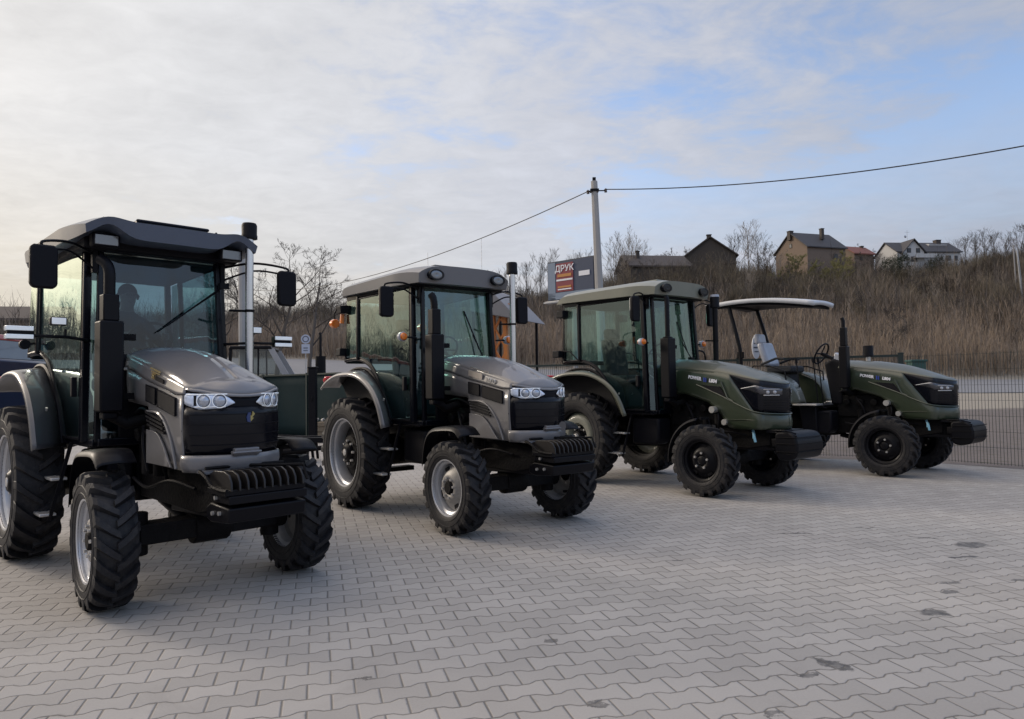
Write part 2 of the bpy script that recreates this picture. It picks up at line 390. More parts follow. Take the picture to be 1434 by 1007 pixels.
    jcol = t.mix(t.noise(g, 1.7, 4), (.055, .050, .045), (.19, .175, .155))
    c = t.mix(t.math('MULTIPLY', joint, .74), base, jcol)
    t.l.new(c, b.inputs['Base Color'])
    t.l.new(t.math('SUBTRACT', .86, t.math('MULTIPLY', st, .25)), b.inputs['Roughness'])
    b.inputs['Specular IOR Level'].default_value = .35
    hgt = t.math('ADD', t.rng(dist, .001, .009), t.math('ADD', t.math('MULTIPLY', fine, .10), t.math('MULTIPLY', wn.outputs[0], .35)))
    bn = t.node('ShaderNodeBump'); bn.inputs['Strength'].default_value = .8; bn.inputs['Distance'].default_value = .005
    t.l.new(hgt, bn.inputs['Height']); t.l.new(bn.outputs[0], b.inputs['Normal'])
    return mt
def ground_pt(px, py):
    d = FWD * F_PX + RT * (px - 717) - UPV * (py - 503.5); k = -EYE / d.z
    return (d.x * k, d.y * k)
STAINS = [(1360, 763, .16, .10, .3), (1350, 780, .13, .035, .1), (1330, 816, .09, .03, 0), (1332, 829, .08, .04, .2), (1307, 858, .10, .065, .2),
          (1165, 930, .11, .05, -.9), (1133, 945, .06, .025, .2), (772, 897, .045, .035, 0), (838, 986, .045, .03, 0), (508, 949, .06, .018, .3),
          (1116, 747, .20, .022, 0), (1216, 739, .16, .018, 0), (1297, 753, .15, .018, -.4), (1432, 812, .10, .03, 0), (1085, 1001, .05, .03, .5), (948, 785, .05, .02, -.4)]
yd = M(); poly = [(-60, -40), (40, -40), (40, 2)] + [(10.9, 7.75)] + FC[1:] + [(-60, 40)]
yd.add([(x, y, 0) for x, y in poly] + [(x, y, -.12) for x, y in poly], [tuple(range(len(poly))), tuple(range(2 * len(poly) - 1, len(poly) - 1, -1))] + [(i, i + len(poly), (i + 1) % len(poly) + len(poly), (i + 1) % len(poly)) for i in range(len(poly))])
tag(yd.build('paved_yard', paving_material(), smooth=0), kind='structure')
# ------------------------------------------------------------------ vegetation
def plant_material(name, cols):
    mt = bpy.data.materials.new(name); mt.use_nodes = True; t = NT(mt.node_tree); b = t.n['Principled BSDF']
    at_ = t.node('ShaderNodeAttribute', attribute_name='tone'); r = t.node('ShaderNodeValToRGB')
    t.l.new(at_.outputs['Fac'], r.inputs[0]); e = r.color_ramp.elements
    for i, c in enumerate(cols):
        q = e[i] if i < 2 else e.new(0.5); q.position = i / (len(cols) - 1); q.color = (*c, 1)
    t.l.new(r.outputs[0], b.inputs['Base Color']); b.inputs['Roughness'].default_value = .9; b.inputs['Specular IOR Level'].default_value = .2
    return mt
def np_mesh(name, V, F4, mt, tone=None):
    me = bpy.data.meshes.new(name); n, k = len(V), len(F4)
    me.vertices.add(n); me.vertices.foreach_set('co', np.ascontiguousarray(V, np.float32).ravel())
    me.loops.add(k * 4); me.loops.foreach_set('vertex_index', np.ascontiguousarray(F4, np.int32).ravel())
    me.polygons.add(k); me.polygons.foreach_set('loop_start', np.arange(0, 4 * k, 4, dtype=np.int32)); me.polygons.foreach_set('loop_total', np.full(k, 4, np.int32))
    me.update(calc_edges=True); me.materials.append(mt)
    if tone is not None:
        a = me.attributes.new('tone', 'FLOAT', 'FACE'); a.data.foreach_set('value', np.ascontiguousarray(tone, np.float32))
    me.validate(); return me
def stems(rng, X, Y, Z, Hh, wd, lean, tone, twigs=3, twl=.35):
    """upright stems, each a tapered leaf-thin stalk with side twigs"""
    n = len(X); az = rng.uniform(0, np.pi, n); la = rng.uniform(0, 2 * np.pi, n); lm = np.abs(rng.normal(0, lean, n))
    tip = np.stack([X + np.cos(la) * lm * Hh, Y + np.sin(la) * lm * Hh, Z + Hh], -1); bot = np.stack([X, Y, Z], -1)
    side = np.stack([np.cos(az), np.sin(az), 0 * az], -1) * wd[:, None]
    Vs = [np.stack([bot - side, bot + side, tip + side * .25, tip - side * .25], 1)]; T = [tone]
    for k in range(twigs):
        f = rng.uniform(.3, .92, n)[:, None]; p = bot + (tip - bot) * f; a = rng.uniform(0, 2 * np.pi, n); ln = Hh * twl * rng.uniform(.4, 1, n)
        d = np.stack([np.cos(a) * ln * .55, np.sin(a) * ln * .55, ln * rng.uniform(.5, 1.0, n)], -1)
        s2 = np.stack([-np.sin(a), np.cos(a), 0 * a], -1) * (wd * .45)[:, None]
        s2 = np.where(rng.random(n)[:, None] < .5, s2, side * .45)
        Vs.append(np.stack([p - s2, p + s2, p + d + s2 * .3, p + d - s2 * .3], 1)); T.append(tone)
    V = np.concatenate(Vs).reshape(-1, 3); F = np.arange(len(V)).reshape(-1, 4); return V, F, np.concatenate(T)
def scatter(rng, n, y0, y1, u0=-.86, u1=.86, p=1.0):
    Y = y0 + (y1 - y0) * rng.random(n) ** p; U = rng.uniform(u0, u1, n); X = U * Y
    return X, Y, H(X, Y)
def clump(X, Y, s, ph):
    return .5 + .25 * (np.sin(X * s + ph) * np.cos(Y * s * 1.3 + ph * 2) + np.sin(X * s * 2.3 - Y * s + ph * 3)) 
rg = np.random.default_rng(5)
reed_m = plant_material('dry reed', [(.085, .068, .058), (.34, .27, .205), (.175, .138, .110)])
brush_m = plant_material('bare brushwood', [(.048, .039, .035), (.23, .19, .155), (.105, .084, .070)])
X, Y, Z = scatter(rg, 30000, 76.5, 100, p=1.25)
c = clump(X, Y, .16, .7); keep = rg.random(len(X)) < .35 + .8 * clump(X, Y, .27, 3.2); X, Y, Z, c = X[keep], Y[keep], Z[keep], c[keep]; hh = (2.6 + 1.6 * c) * rg.uniform(.6, 1.1, len(X))
V, F, T = stems(rg, X, Y, Z, hh, rg.uniform(.020, .050, len(X)), .20, np.clip(rg.normal(.50, .2, len(X)) + .35 * (c - .5), 0, 1), 2, .4)
tag(link('reed_bed', np_mesh('reed_bed', V, F, reed_m, T)), 'tall dry brown reeds standing along the far side of the road', 'reeds', kind='stuff')
X, Y, Z = scatter(rg, 46000, 88, 196, p=.85)
c = clump(X, Y, .11, 2.1); keep = rg.random(len(X)) < .30 + .7 * clump(X, Y, .19, 5.2) ** 1.2 * 1.3; X, Y, Z, c = X[keep], Y[keep], Z[keep], c[keep]; hh = (2.2 + 3.4 * c) * rg.uniform(.5, 1.15, len(X)) * np.where(rg.random(len(X)) < .04, 1.7, 1) * np.interp(Y, [88, 150, 170], [1, 1.0, 1.1])
V, F, T = stems(rg, X, Y, Z, hh, rg.uniform(.03, .075, len(X)), .24, np.clip(rg.normal(.40, .22, len(X)) + .45 * (clump(X, Y, .05, 4.4) - .5), 0, 1), 3, .5)
tag(link('brushwood', np_mesh('brushwood', V, F, brush_m, T)), 'bare brown brushwood covering the hillside up to the skyline', 'brushwood', kind='stuff')

X = -rg.uniform(50, 95, 9000); Y = rg.uniform(-45, 80, 9000); Z = H(X, Y)
c = clump(X, Y, .13, 1.1); hh = (1.5 + 4.5 * c) * rg.uniform(.5, 1.1, len(X))
V, F, T = stems(rg, X, Y, Z, hh, rg.uniform(.04, .10, len(X)), .16, np.clip(rg.normal(.4, .22, len(X)), 0, 1), 3, .5)
tag(link('bank_brushwood', np_mesh('bank_brushwood', V, F, brush_m, T)), 'bare brown brushwood on the bank beyond the left side of the yard', 'brushwood', kind='stuff')
def bushes(rng, CX, CY, CZ, HH, RRad, tone, n=64):
    """rounded thickets: arching twigs fanning out of one foot, each forked"""
    k = len(CX); rep = lambda a: np.repeat(a, n)
    hh = rep(HH); rr = rep(RRad); az = rng.uniform(0, 2 * np.pi, k * n); sp = np.sqrt(rng.random(k * n)); rise = np.sqrt(np.clip(1 - (sp * .92) ** 2, .08, 1)) * rng.uniform(.7, 1.05, k * n)
    f0 = np.stack([rep(CX) + np.cos(az) * rr * sp * .25, rep(CY) + np.sin(az) * rr * sp * .25, rep(CZ) - .1], -1)
    f2 = np.stack([rep(CX) + np.cos(az) * rr * sp, rep(CY) + np.sin(az) * rr * sp, rep(CZ) + hh * rise], -1)
    f1 = f0 * .5 + f2 * .5 + np.stack([np.cos(az) * rr * -.05, np.sin(az) * rr * -.05, hh * .10], -1)
    a2 = rng.uniform(0, np.pi, k * n); w0 = (rng.uniform(.018, .042, k * n))[:, None]; sd = np.stack([np.cos(a2), np.sin(a2), 0 * a2], -1)
    Q = [np.stack([f0 - sd * w0, f0 + sd * w0, f1 + sd * w0 * .7, f1 - sd * w0 * .7], 1), np.stack([f1 - sd * w0 * .7, f1 + sd * w0 * .7, f2 + sd * w0 * .25, f2 - sd * w0 * .25], 1)]
    tn = np.clip(rep(tone) + rng.normal(0, .12, k * n), 0, 1); T = [tn, tn]
    for j in range(3):
        t = rng.uniform(.1, .95, k * n)[:, None]; b = f1 + (f2 - f1) * t; a3 = rng.uniform(0, 2 * np.pi, k * n); ln = hh * rng.uniform(.12, .28, k * n)
        e = b + np.stack([np.cos(a3) * ln * .7, np.sin(a3) * ln * .7, ln * rng.uniform(.2, .9, k * n)], -1)
        Q.append(np.stack([b - sd * w0 * .35, b + sd * w0 * .35, e + sd * w0 * .15, e - sd * w0 * .15], 1)); T.append(tn)
    V = np.concatenate(Q).reshape(-1, 3); return V, np.arange(len(V)).reshape(-1, 4), np.concatenate(T)
X, Y, Z = scatter(rg, 950, 92, 192, p=.8)
c = clump(X, Y, .07, .4); HH = rg.uniform(2.2, 5.2, len(X)) * np.interp(Y, [92, 150, 190], [.8, 1.1, 1.15]); RRad = HH * rg.uniform(.42, .75, len(X))
V, F, T = bushes(rg, X, Y, Z, HH, RRad, np.clip(rg.normal(.42, .28, len(X)), 0, 1))
tag(link('thicket', np_mesh('thicket', V, F, plant_material('thicket twig', [(.040, .033, .028), (.20, .17, .125), (.10, .080, .060)]), T)), 'rounded bare thickets spread over the hillside', 'brushwood', kind='stuff')
X, Y, Z = scatter(rg, 300, 104, 194, u0=-.40, u1=.80, p=.7)
X = np.concatenate([X, np.linspace(-70, 150, 70) + rg.uniform(-3, 3, 70)]); Y = np.concatenate([Y, rg.uniform(178, 194, 70)]); Z = H(X, Y)
px_ = 717 + X / Y * F_PX; ok = ~(((px_ > 1082) & (px_ < 1330) & (Y > 150))); X, Y, Z = X[ok], Y[ok], Z[ok]
HH = rg.uniform(4.0, 7.5, len(X)) * np.interp(Y, [104, 190], [.85, 1.0])
V, F, T = bushes(rg, X, Y, Z, HH, HH * rg.uniform(.30, .55, len(X)), np.clip(rg.normal(.35, .22, len(X)), 0, 1), 170)
tag(link('bare_wood', np_mesh('bare_wood', V, F, bpy.data.materials['thicket twig'], T)), 'tangled bare crowns of the scrub wood on the slope and ridge', 'brushwood', kind='stuff')
PB = [(1075, 1195, 150, 168, 26), (1215, 1345, 150, 172, 30), (850, 965, 124, 144, 34), (950, 1045, 128, 152, 32)]     # thickets in front of the houses
xx = []; yy = []
for a_, b_, d0, d1, k in PB:
    for _ in range(k):
        d = rnd.uniform(d0, d1); xx.append(d * (rnd.uniform(a_, b_) - 717) / F_PX); yy.append(d)
xx = np.array(xx); yy = np.array(yy); HH = rg.uniform(3.2, 5.6, len(xx)) * np.where((xx / yy * F_PX + 717 < 1045) & (yy > 128), 1.75, 1.12)
V, F, T = bushes(rg, xx, yy, H(xx, yy), HH, HH * .6, np.clip(rg.normal(.5, .25, len(xx)), 0, 1), 90)
tag(link('garden_thicket', np_mesh('garden_thicket', V, F, bpy.data.materials['thicket twig'], T)), 'bare thickets growing up in front of the hillside houses', 'brushwood', kind='stuff')
bark_m = plant_material('grey brown bark', [(.045, .038, .034), (.12, .105, .095), (.08, .068, .06)])
birch_m = plant_material('pale birch bark', [(.14, .125, .11), (.30, .27, .24), (.20, .17, .15)])
willow_m = plant_material('yellow green willow twig', [(.13, .125, .05), (.27, .25, .115), (.19, .18, .08)])
def tree_mesh(seed, h, spread=.5, up=.55, lv=4, kids=(7, 5, 4, 4), fork=.28, twig=.012, trunk_r=.022, mt=None, straight=.05):
    """tapered trunk plus three to four orders of forking limbs; returns (trunk mesh, crown mesh)"""
    r = random.Random(seed); tv = []; tf = []; cv = []; cf = []; tt = []; ct = []
    def tube(pts, r0, r1, n, vs, fs, tn):
        k = len(pts); o = len(vs); tone = r.random()
        for i, p in enumerate(pts):
            d = (pts[min(i + 1, k - 1)] - pts[max(i - 1, 0)]).normalized(); a = d.orthogonal().normalized(); b = d.cross(a)
            rr = r0 + (r1 - r0) * i / (k - 1)
            for j in range(n):
                t = 2 * math.pi * j / n; vs.append(p + (a * math.cos(t) + b * math.sin(t)) * rr)
        for i in range(k - 1):
            for j in range(n):
                fs.append((o + i * n + j, o + i * n + (j + 1) % n, o + (i + 1) * n + (j + 1) % n, o + (i + 1) * n + j)); tn.append(tone)
    def grow(p, d, ln, rad, lev):
        seg = 6 if lev == 0 else 4 if lev < 3 else 3; pts = [p.copy()]; q = p.copy(); dd = d.copy()
        for i in range(seg):
            k = straight if lev == 0 else .22
            dd = (dd + Vector((r.gauss(0, k), r.gauss(0, k), r.gauss(0, k * .6) + (.10 * up if lev else 0)))).normalized()
            q = q + dd * ln / seg; pts.append(q.copy())
        r1 = max(rad * .35, twig * .45)
        tube(pts, rad, r1, 7 if lev == 0 else 4 if lev == 1 else 3, *( (tv, tf, tt) if lev == 0 else (cv, cf, ct)))
        if lev >= lv: return
        n = kids[min(lev, len(kids) - 1)]
        for i in range(n):
            f = (fork + (1 - fork) * (i + r.random() * .7) / n) if lev == 0 else r.uniform(.25, 1.0)
            f = min(f, .999); j = int(f * seg); b = pts[j].lerp(pts[j + 1], f * seg - j)
            a = r.uniform(0, 2 * math.pi) if lev else i * 2.4 + r.uniform(-.5, .5)
            ax = (pts[j + 1] - pts[j]).normalized(); o = ax.orthogonal().normalized(); o2 = ax.cross(o)
            ang = spread * r.uniform(.6, 1.35)
            nd = (ax * math.cos(ang) + (o * math.cos(a) + o2 * math.sin(a)) * math.sin(ang)).normalized()
            nd = (nd + Vector((0, 0, up * .35))).normalized()
            sc = (.62 if lev == 0 else .58) * (1.12 - .55 * f) * r.uniform(.75, 1.15)
            grow(b, nd, ln * sc, max((rad * (1 - .65 * f)) * .55, twig), lev + 1)
    grow(Vector((0, 0, -.2)), Vector((0, 0, 1)), h, h * trunk_r, 0)
    top = max(v.z for v in cv); s = h / top
    def mk(nm, vs, fs, tn): return np_mesh(nm, np.array([tuple(v * s) for v in vs]), np.array(fs), mt, np.array(tn))
    return mk('trunk', tv, tf, tt), mk('crown', cv, cf, ct)
KINDS_T = {
 'oak': [tree_mesh(s, 10, .75, .35, 4, (8, 6, 5, 5), .25, .013, .020, bark_m, .06) for s in (3, 8)],
 'slim': [tree_mesh(s, 10, .38, .8, 3, (13, 6, 5), .22, .016, .011, bark_m, .04) for s in (1, 5, 9)],
 'birch': [tree_mesh(s, 10, .42, .7, 3, (14, 6, 5), .25, .014, .010, birch_m, .05) for s in (2, 6)],
 'bushy': [tree_mesh(s, 6, .70, .7, 4, (9, 6, 5, 3), .05, .016, .014, bark_m, .1) for s in (4, 7)],
 'willow': [tree_mesh(s, 6, .70, .6, 4, (10, 7, 6, 5), .05, .024, .014, willow_m, .1) for s in (4, 12)]}
TREE_SIZE = {'oak': 10, 'slim': 10, 'birch': 10, 'bushy': 6, 'willow': 6}
def tree(kind, px, top, depth, label, name='bare_tree', group='bare trees on the hillside', wide=1.0, var=0):
    """a tree whose foot stands on the land in the direction of column px, tall enough to reach row top"""
    q = at(px, top, depth); z0 = Hs(q.x, q.y); h = max(q.z - z0, 2.0); s = h / TREE_SIZE[kind]
    t = empty(name, None, (q.x, q.y, z0), rnd.uniform(0, 6.28)); t.scale = (s * wide, s * wide, s)
    tm, cm = KINDS_T[kind][var % len(KINDS_T[kind])]
    link('trunk', tm, t); link('crown', cm, t)
    return tag(t, label, 'tree', group)
tree('oak', 386, 345, 50, 'dark spreading bare tree just right of the chrome intake pipe of the nearest tractor', wide=1.25, var=0)
tree('oak', 432, 342, 56, 'tall forking bare tree above the small road sign', wide=1.15, var=1)
tree('oak', 300, 380, 60, 'bare tree seen through the windshield of the nearest tractor', wide=1.2, var=1)
tree('oak', 352, 352, 62, 'bare tree half hidden behind the chrome intake pipe of the nearest tractor', wide=1.1, var=0)
tree('slim', 463, 402, 120, 'small bare tree where the wire dips towards the skyline at left', var=1)
for i, (px, top, lab) in enumerate([
    (692, 376, 'thin bare tree right of the intake cap of the second tractor'),
    (716, 366, 'thin bare tree behind the intake cap of the second tractor'),
    (738, 360, 'thin bare tree between the intake pipe and the billboard'),
    (757, 352, 'thin bare tree at the left edge of the billboard'),
    (779, 345, 'thin bare tree rising above the left half of the billboard'),
    (800, 350, 'thin bare tree rising above the middle of the billboard'),
    (818, 346, 'thin bare tree between the billboard and the utility pole')]):
    tree('slim', px, top, 150 + 6 * (i % 3), lab, var=i)
for i, (px, top, lab) in enumerate([
    (856, 318, 'pale birch nearest to the right side of the utility pole'),
    (872, 330, 'low pale birch, second to the right of the utility pole'),
    (889, 318, 'pale birch just left of the brown hip roofed house'),
    (900, 335, 'pale birch leaning over the roof of the brown hip roofed house')]):
    tree('birch', px, top, 140 + 5 * i, lab, name='birch_tree', group='pale birches beside the pole', var=i, wide=1.1)
for i, (px, top, kd, lab) in enumerate([
    (940, 350, 'bushy', 'bushy bare tree between the brown house and the gabled house'),
    (962, 345, 'bushy', 'bushy bare tree left of the gabled house with a chimney'),
    (1024, 322, 'slim', 'thin bare tree just right of the gabled house with a chimney'),
    (1046, 306, 'birch', 'tallest pale bare tree on the skyline between two gabled houses'),
    (1062, 322, 'slim', 'bare tree second left of the large dark roofed house'),
    (1078, 338, 'bushy', 'bushy bare tree touching the large dark roofed house at left'),
    (1215, 342, 'bushy', 'bushy bare tree between the red roof and the white house'),
    (1338, 334, 'slim', 'bare tree just right of the white house'),
    (1352, 326, 'slim', 'second bare tree to the right of the white house'),
    (1366, 322, 'slim', 'third bare tree to the right of the white house'),
    (1380, 317, 'slim', 'fourth bare tree to the right of the white house, near the crest'),
    (1393, 322, 'slim', 'bare tree left of the last pair on the right skyline'),
    (1408, 320, 'slim', 'bare tree over the leaning white post'),
    (1424, 312, 'slim', 'bare tree on the skyline at the right border of the photo'),
    (1440, 310, 'bushy', 'dense bare tree cut by the right border of the photo')]):
    tree(kd, px, top, 178 + 4 * (i % 4), lab, name='bare_tree', var=i, wide=1.25 if kd == 'slim' else 1.3)
tree('willow', 1118, 352, 150, 'yellowish willow in front of the large dark roofed house, left of the pair', 'willow_tree', 'yellowish willows', 1.3, 0)
tree('willow', 1160, 350, 146, 'yellowish willow in front of the large dark roofed house, right of the pair', 'willow_tree', 'yellowish willows', 1.4, 1)
for i, (px, top, dd, lab) in enumerate([
    (885, 398, 104, 'bushy tree on the slope above the roof of the olive cab tractor'),
    (1000, 392, 118, 'bushy tree on the slope below the gabled house with a chimney'),
    (1090, 385, 120, 'bushy tree on the slope above the pale canopy'),
    (1232, 372, 132, 'bushy tree on the slope in front of the white house, left side'),
    (1285, 378, 126, 'bushy tree on the slope below the white house, right side'),
    (1340, 400, 100, 'bushy tree low on the slope near the leaning white post'),
    (1245, 425, 84, 'sparse shrub tree rising out of the reeds above the open tractor'),
    (1390, 352, 160, 'bushy tree high on the slope left of the leaning white post'),
    (745, 395, 118, 'bushy tree on the slope left of the billboard'),
    (560, 420, 120, 'bushy tree on the slope behind the cab of the second tractor')]):
    tree('bushy', px, top, dd, lab, name='shrub_tree', group='bushy trees on the slope', var=i, wide=1.3)
conifer_m = plant_material('dark conifer twig', [(.012, .018, .012), (.045, .055, .035), (.022, .032, .020)])
KINDS_T['conifer'] = [tree_mesh(s, 6, 1.15, -.25, 3, (30, 9, 6), .06, .03, .012, conifer_m, .02) for s in (21,)]; TREE_SIZE['conifer'] = 6
for px, top, dd, lab in ((1262, 352, 158, 'small dark conifer in front of the gabled wing of the white house'), (1247, 358, 156, 'small dark conifer at the left corner of the white house'), (1310, 356, 156, 'small dark conifer before the right part of the white house')):
    tree('conifer', px, top, dd, lab, 'conifer_tree', 'conifers by the white house', .8)
for i, (px, top, dd, kd, lab) in enumerate([
    (1088, 350, 154, 'birch', 'pale bare tree before the left gable of the large dark roofed house'),
    (1104, 362, 148, 'bushy', 'bushy tree at the foot of the left gable of the large dark roofed house'),
    (1140, 358, 150, 'slim', 'thin bare tree before the middle of the large dark roofed house'),
    (1176, 352, 152, 'slim', 'thin bare tree before the right end of the large dark roofed house'),
    (1196, 356, 156, 'bushy', 'bushy tree half hiding the small house with the red brown roof'),
    (1228, 350, 150, 'slim', 'thin bare tree before the left corner of the white house'),
    (1276, 356, 148, 'birch', 'pale bare tree before the gabled wing of the white house'),
    (1322, 352, 150, 'slim', 'thin bare tree before the right end of the white house'),
    (876, 368, 128, 'bushy', 'bushy tree before the left end of the brown hip roofed house'),
    (908, 362, 126, 'slim', 'thin bare tree before the middle of the brown hip roofed house'),
    (936, 366, 130, 'bushy', 'bushy tree before the right end of the brown hip roofed house'),
    (972, 356, 132, 'slim', 'thin bare tree before the left side of the gabled house with a chimney'),
    (1008, 360, 134, 'bushy', 'bushy tree before the right side of the gabled house with a chimney'),
    (1048, 372, 122, 'birch', 'pale bare tree on the slope above the left part of the pale canopy'),
    (1150, 392, 108, 'bushy', 'bushy tree on the slope just above the tip of the pale canopy'),
    (1205, 395, 104, 'slim', 'thin bare tree on the slope above the exhaust stack of the open tractor'),
    (1310, 392, 112, 'birch', 'pale bare tree halfway down the slope below the white house'),
    (1365, 378, 124, 'bushy', 'bushy tree high on the slope two trees left of the leaning post')]):
    tree(kd, px, top, dd, lab, 'slope_tree', 'trees screening the houses', 1.5 if kd == 'slim' else 1.3, i)
# ------------------------------------------------------------------ houses on the hill
roof_dark = mat('dark roof sheet', (.045, .042, .045), .7, var=.15)
roof_brown = mat('brown roof sheet', (.070, .055, .048), .75, var=.2)
roof_red = mat('red brown roof tile', (.20, .075, .055), .75, var=.2)
brick = mat('brown brick wall', (.185, .14, .11), .9, var=.15, vs=3)
brick2 = mat('dull brown wall', (.066, .055, .047), .9, var=.2, vs=2)
plaster = mat('white plaster', (.50, .50, .50), .85, var=.06)
wood_dk = mat('dark wood trim', (.05, .04, .035), .7)
pane_m = mat('dark window pane', (.03, .035, .045), .35)
concrete = mat('grey concrete', (.36, .35, .34), .85, var=.15, vs=4, bump=.3)
concrete2 = mat('weathered concrete', (.30, .29, .285), .9, var=.2, vs=3, bump=.3)
metal_grey = mat('galvanised steel', (.42, .43, .45), .45, .6, var=.12)

def gable_house(px, py, depth, W_, D_, wall_h, ridge_h, yaw, walls, roofm, label, chim=(), wins=(), name='house', over=.5, extra=None, sc=1.0):
    """ridge along local x; gable walls at +-W/2"""
    q = at(px, py, depth); z = Hs(q.x, q.y) - .6; z = max(z, q.z - wall_h)
    t = empty(name, None, (q.x, q.y, q.z - wall_h * sc), yaw)
    a = M(); a.prism([(-D_ / 2, -6), (D_ / 2, -6), (D_ / 2, wall_h), (0, ridge_h), (-D_ / 2, wall_h)], -W_ / 2, W_ / 2)
    a.v = [(y, x, z_) for x, y, z_ in a.v]; a.build('wall', walls, t, smooth=0)
    r_ = M(); e = over; sl = (ridge_h - wall_h) / (D_ / 2)
    for s in (-1, 1):
        p0 = (s * (D_ / 2 + e), wall_h - e * sl); p1 = (0, ridge_h)
        r_.hexa([(-W_ / 2 - e, p0[0], p0[1]), (W_ / 2 + e, p0[0], p0[1]), (W_ / 2 + e, p1[0], p1[1]), (-W_ / 2 - e, p1[0], p1[1]),
                 (-W_ / 2 - e, p0[0], p0[1] + .3), (W_ / 2 + e, p0[0], p0[1] + .3), (W_ / 2 + e, p1[0], p1[1] + .3), (-W_ / 2 - e, p1[0], p1[1] + .3)])
    ro = r_.build('roof', roofm, t, smooth=0)
    for (cx, cy, ch, cs) in chim:
        c = M(); c.box((cx, cy, ridge_h + ch / 2 - 1.0), (cs, cs, ch + 2)); c.box((cx, cy, ridge_h + ch + .05), (cs + .2, cs + .2, .18)); c.build('chimney', wood_dk, ro, smooth=0)
    for (face, u, zz, ww, hh) in wins:
        f = M(); p = M()
        if face == 'x-': c0 = (-W_ / 2 - .03, u, zz); dm = (.12, ww, hh)
        elif face == 'x+': c0 = (W_ / 2 + .03, u, zz); dm = (.12, ww, hh)
        else: c0 = (u, -D_ / 2 - .03, zz); dm = (ww, .12, hh)
        f.box(c0, dm); fo = f.build('window', wood_dk, t, smooth=0)
        c1 = list(c0); k = 0 if face[0] == 'x' else 1; c1[k] += (-.05 if face in ('x-', 'y-') else .05)
        d2 = [v if i == k else v - .3 for i, v in enumerate(dm)]; p.box(c1, d2); p.build('pane', pane_m, fo, smooth=0)
    if extra: extra(t, ro)
    t.scale = (sc, sc, sc)
    return tag(t, label, 'house')
gable_house(1134, 352, 172, 13, 13, 5.0, 9.8, R(18), brick, roof_dark, 'large brown brick house with a steep dark roof and a chimney, highest on the skyline',
            chim=[(1.5, -3.2, 1.0, .9), (-6.6, 0, .5, 1.2)], wins=[('x-', 0, 6.2, 1.1, 1.2), ('y-', 3, 2.5, 1.4, 1.4)], sc=.86)
gable_house(1197, 358, 184, 6.5, 6, 2.6, 4.6, R(20), brick, roof_red, 'small house with a red brown roof beside the large dark roofed house', chim=[(2.4, 0, .5, .7)], wins=[('y-', -1, 1.2, 1, 1)])
def wing(t, ro):
    a = M(); a.prism([(-3.4, -6), (3.4, -6), (3.4, 3.2), (0, 6.8), (-3.4, 3.2)], -6.2, -1); a.build('gable_wing', plaster, t, smooth=0)
    r2 = M()
    for s in (-1, 1):
        r2.hexa([(s * 4.1, -6.8, 2.5), (s * 4.1, -.5, 2.5), (0, -.5, 6.9), (0, -6.8, 6.9), (s * 4.1, -6.8, 2.8), (s * 4.1, -.5, 2.8), (0, -.5, 7.25), (0, -6.8, 7.25)])
    r2.build('wing_roof', roof_dark, t, smooth=0)
    for (x, z, w_, h_) in ((-1.6, 3.6, 1.3, 1.4), (1.4, 3.6, 1.3, 1.4), (0, .9, 2.0, 1.6)):
        f = M(); f.box((x, -6.22, z), (w_, .12, h_)); fo = f.build('window', wood_dk, t, smooth=0); p = M(); p.box((x, -6.28, z), (w_ - .3, .1, h_ - .3)); p.build('pane', pane_m, fo, smooth=0)
    b = M(); b.box((3.0, -7.1, 1.2), (7.0, 1.6, .2)); b.box((3.0, -7.85, 1.8), (7.0, .08, 1.0)); b.build('balcony', plaster, t, smooth=0)
    k = M(); k.box((10.5, -1.2, 6.2), (6.2, 2.4, .9), rx=R(14)); k.build('skylight', metal_grey, ro, smooth=0)
    an = M(); an.tube([(1.0, -2, 6.5), (1.0, -2, 10.8)], .05, 5); an.tube([(.2, -2, 10.2), (1.8, -2, 10.2)], .04, 5); an.lathe([(0, .02), (.12, .35), (.16, .42)], (.4, -2.1, 8.8), 'y', 12); an.build('aerial', metal_grey, t)
gable_house(1284, 357, 178, 21, 11, 3.4, 7.0, R(6), plaster, roof_dark, 'white plastered house with a gabled wing, balcony and dark grey roof', chim=[(7.0, 0, 1.0, 1.6)], wins=[('y-', 6.5, 1.4, 1.6, 1.6), ('y-', 9, 1.4, 1.0, 1.6)], extra=None, sc=.80)
for o in list(col.objects):
    if o.get('label', '').startswith('white plastered'):
        tw = empty('t', o, (-5.5, 0, 0)); 
        ro = [c for c in o.children if c.name.startswith('roof')][0]
        before = set(col.objects); wing(o, ro)
        for c in set(col.objects) - before:
            if c.parent in (o, ro):
                if not c.name.startswith('skylight'): c.location.x -= 5.5
                else: c.location.x -= 5.0
        bpy.data.objects.remove(tw)
gable_house(914, 378, 150, 13, 10, 3.2, 6.0, R(8), brick2, roof_brown, 'brown building with a low hip roof half hidden by brush right of the utility pole', chim=[(-3.8, -1.5, .8, .7)], wins=[('y-', 2, 1.2, 1.2, 1.2)])
gable_house(990, 364, 160, 11, 11, 3.6, 7.6, R(82), brick2, roof_brown, 'brown gabled house with a black chimney on its ridge, half hidden by brush', chim=[(-4, 0, .8, .9)], wins=[])
gable_house(0, 452, 90, 16, 9, 2.6, 4.4, R(10), brick2, roof_brown, 'low building with a grey brown roof at the left border of the photo', wins=[('y-', 3, 1.2, 1.4, 1.1)], name='roadside_building')

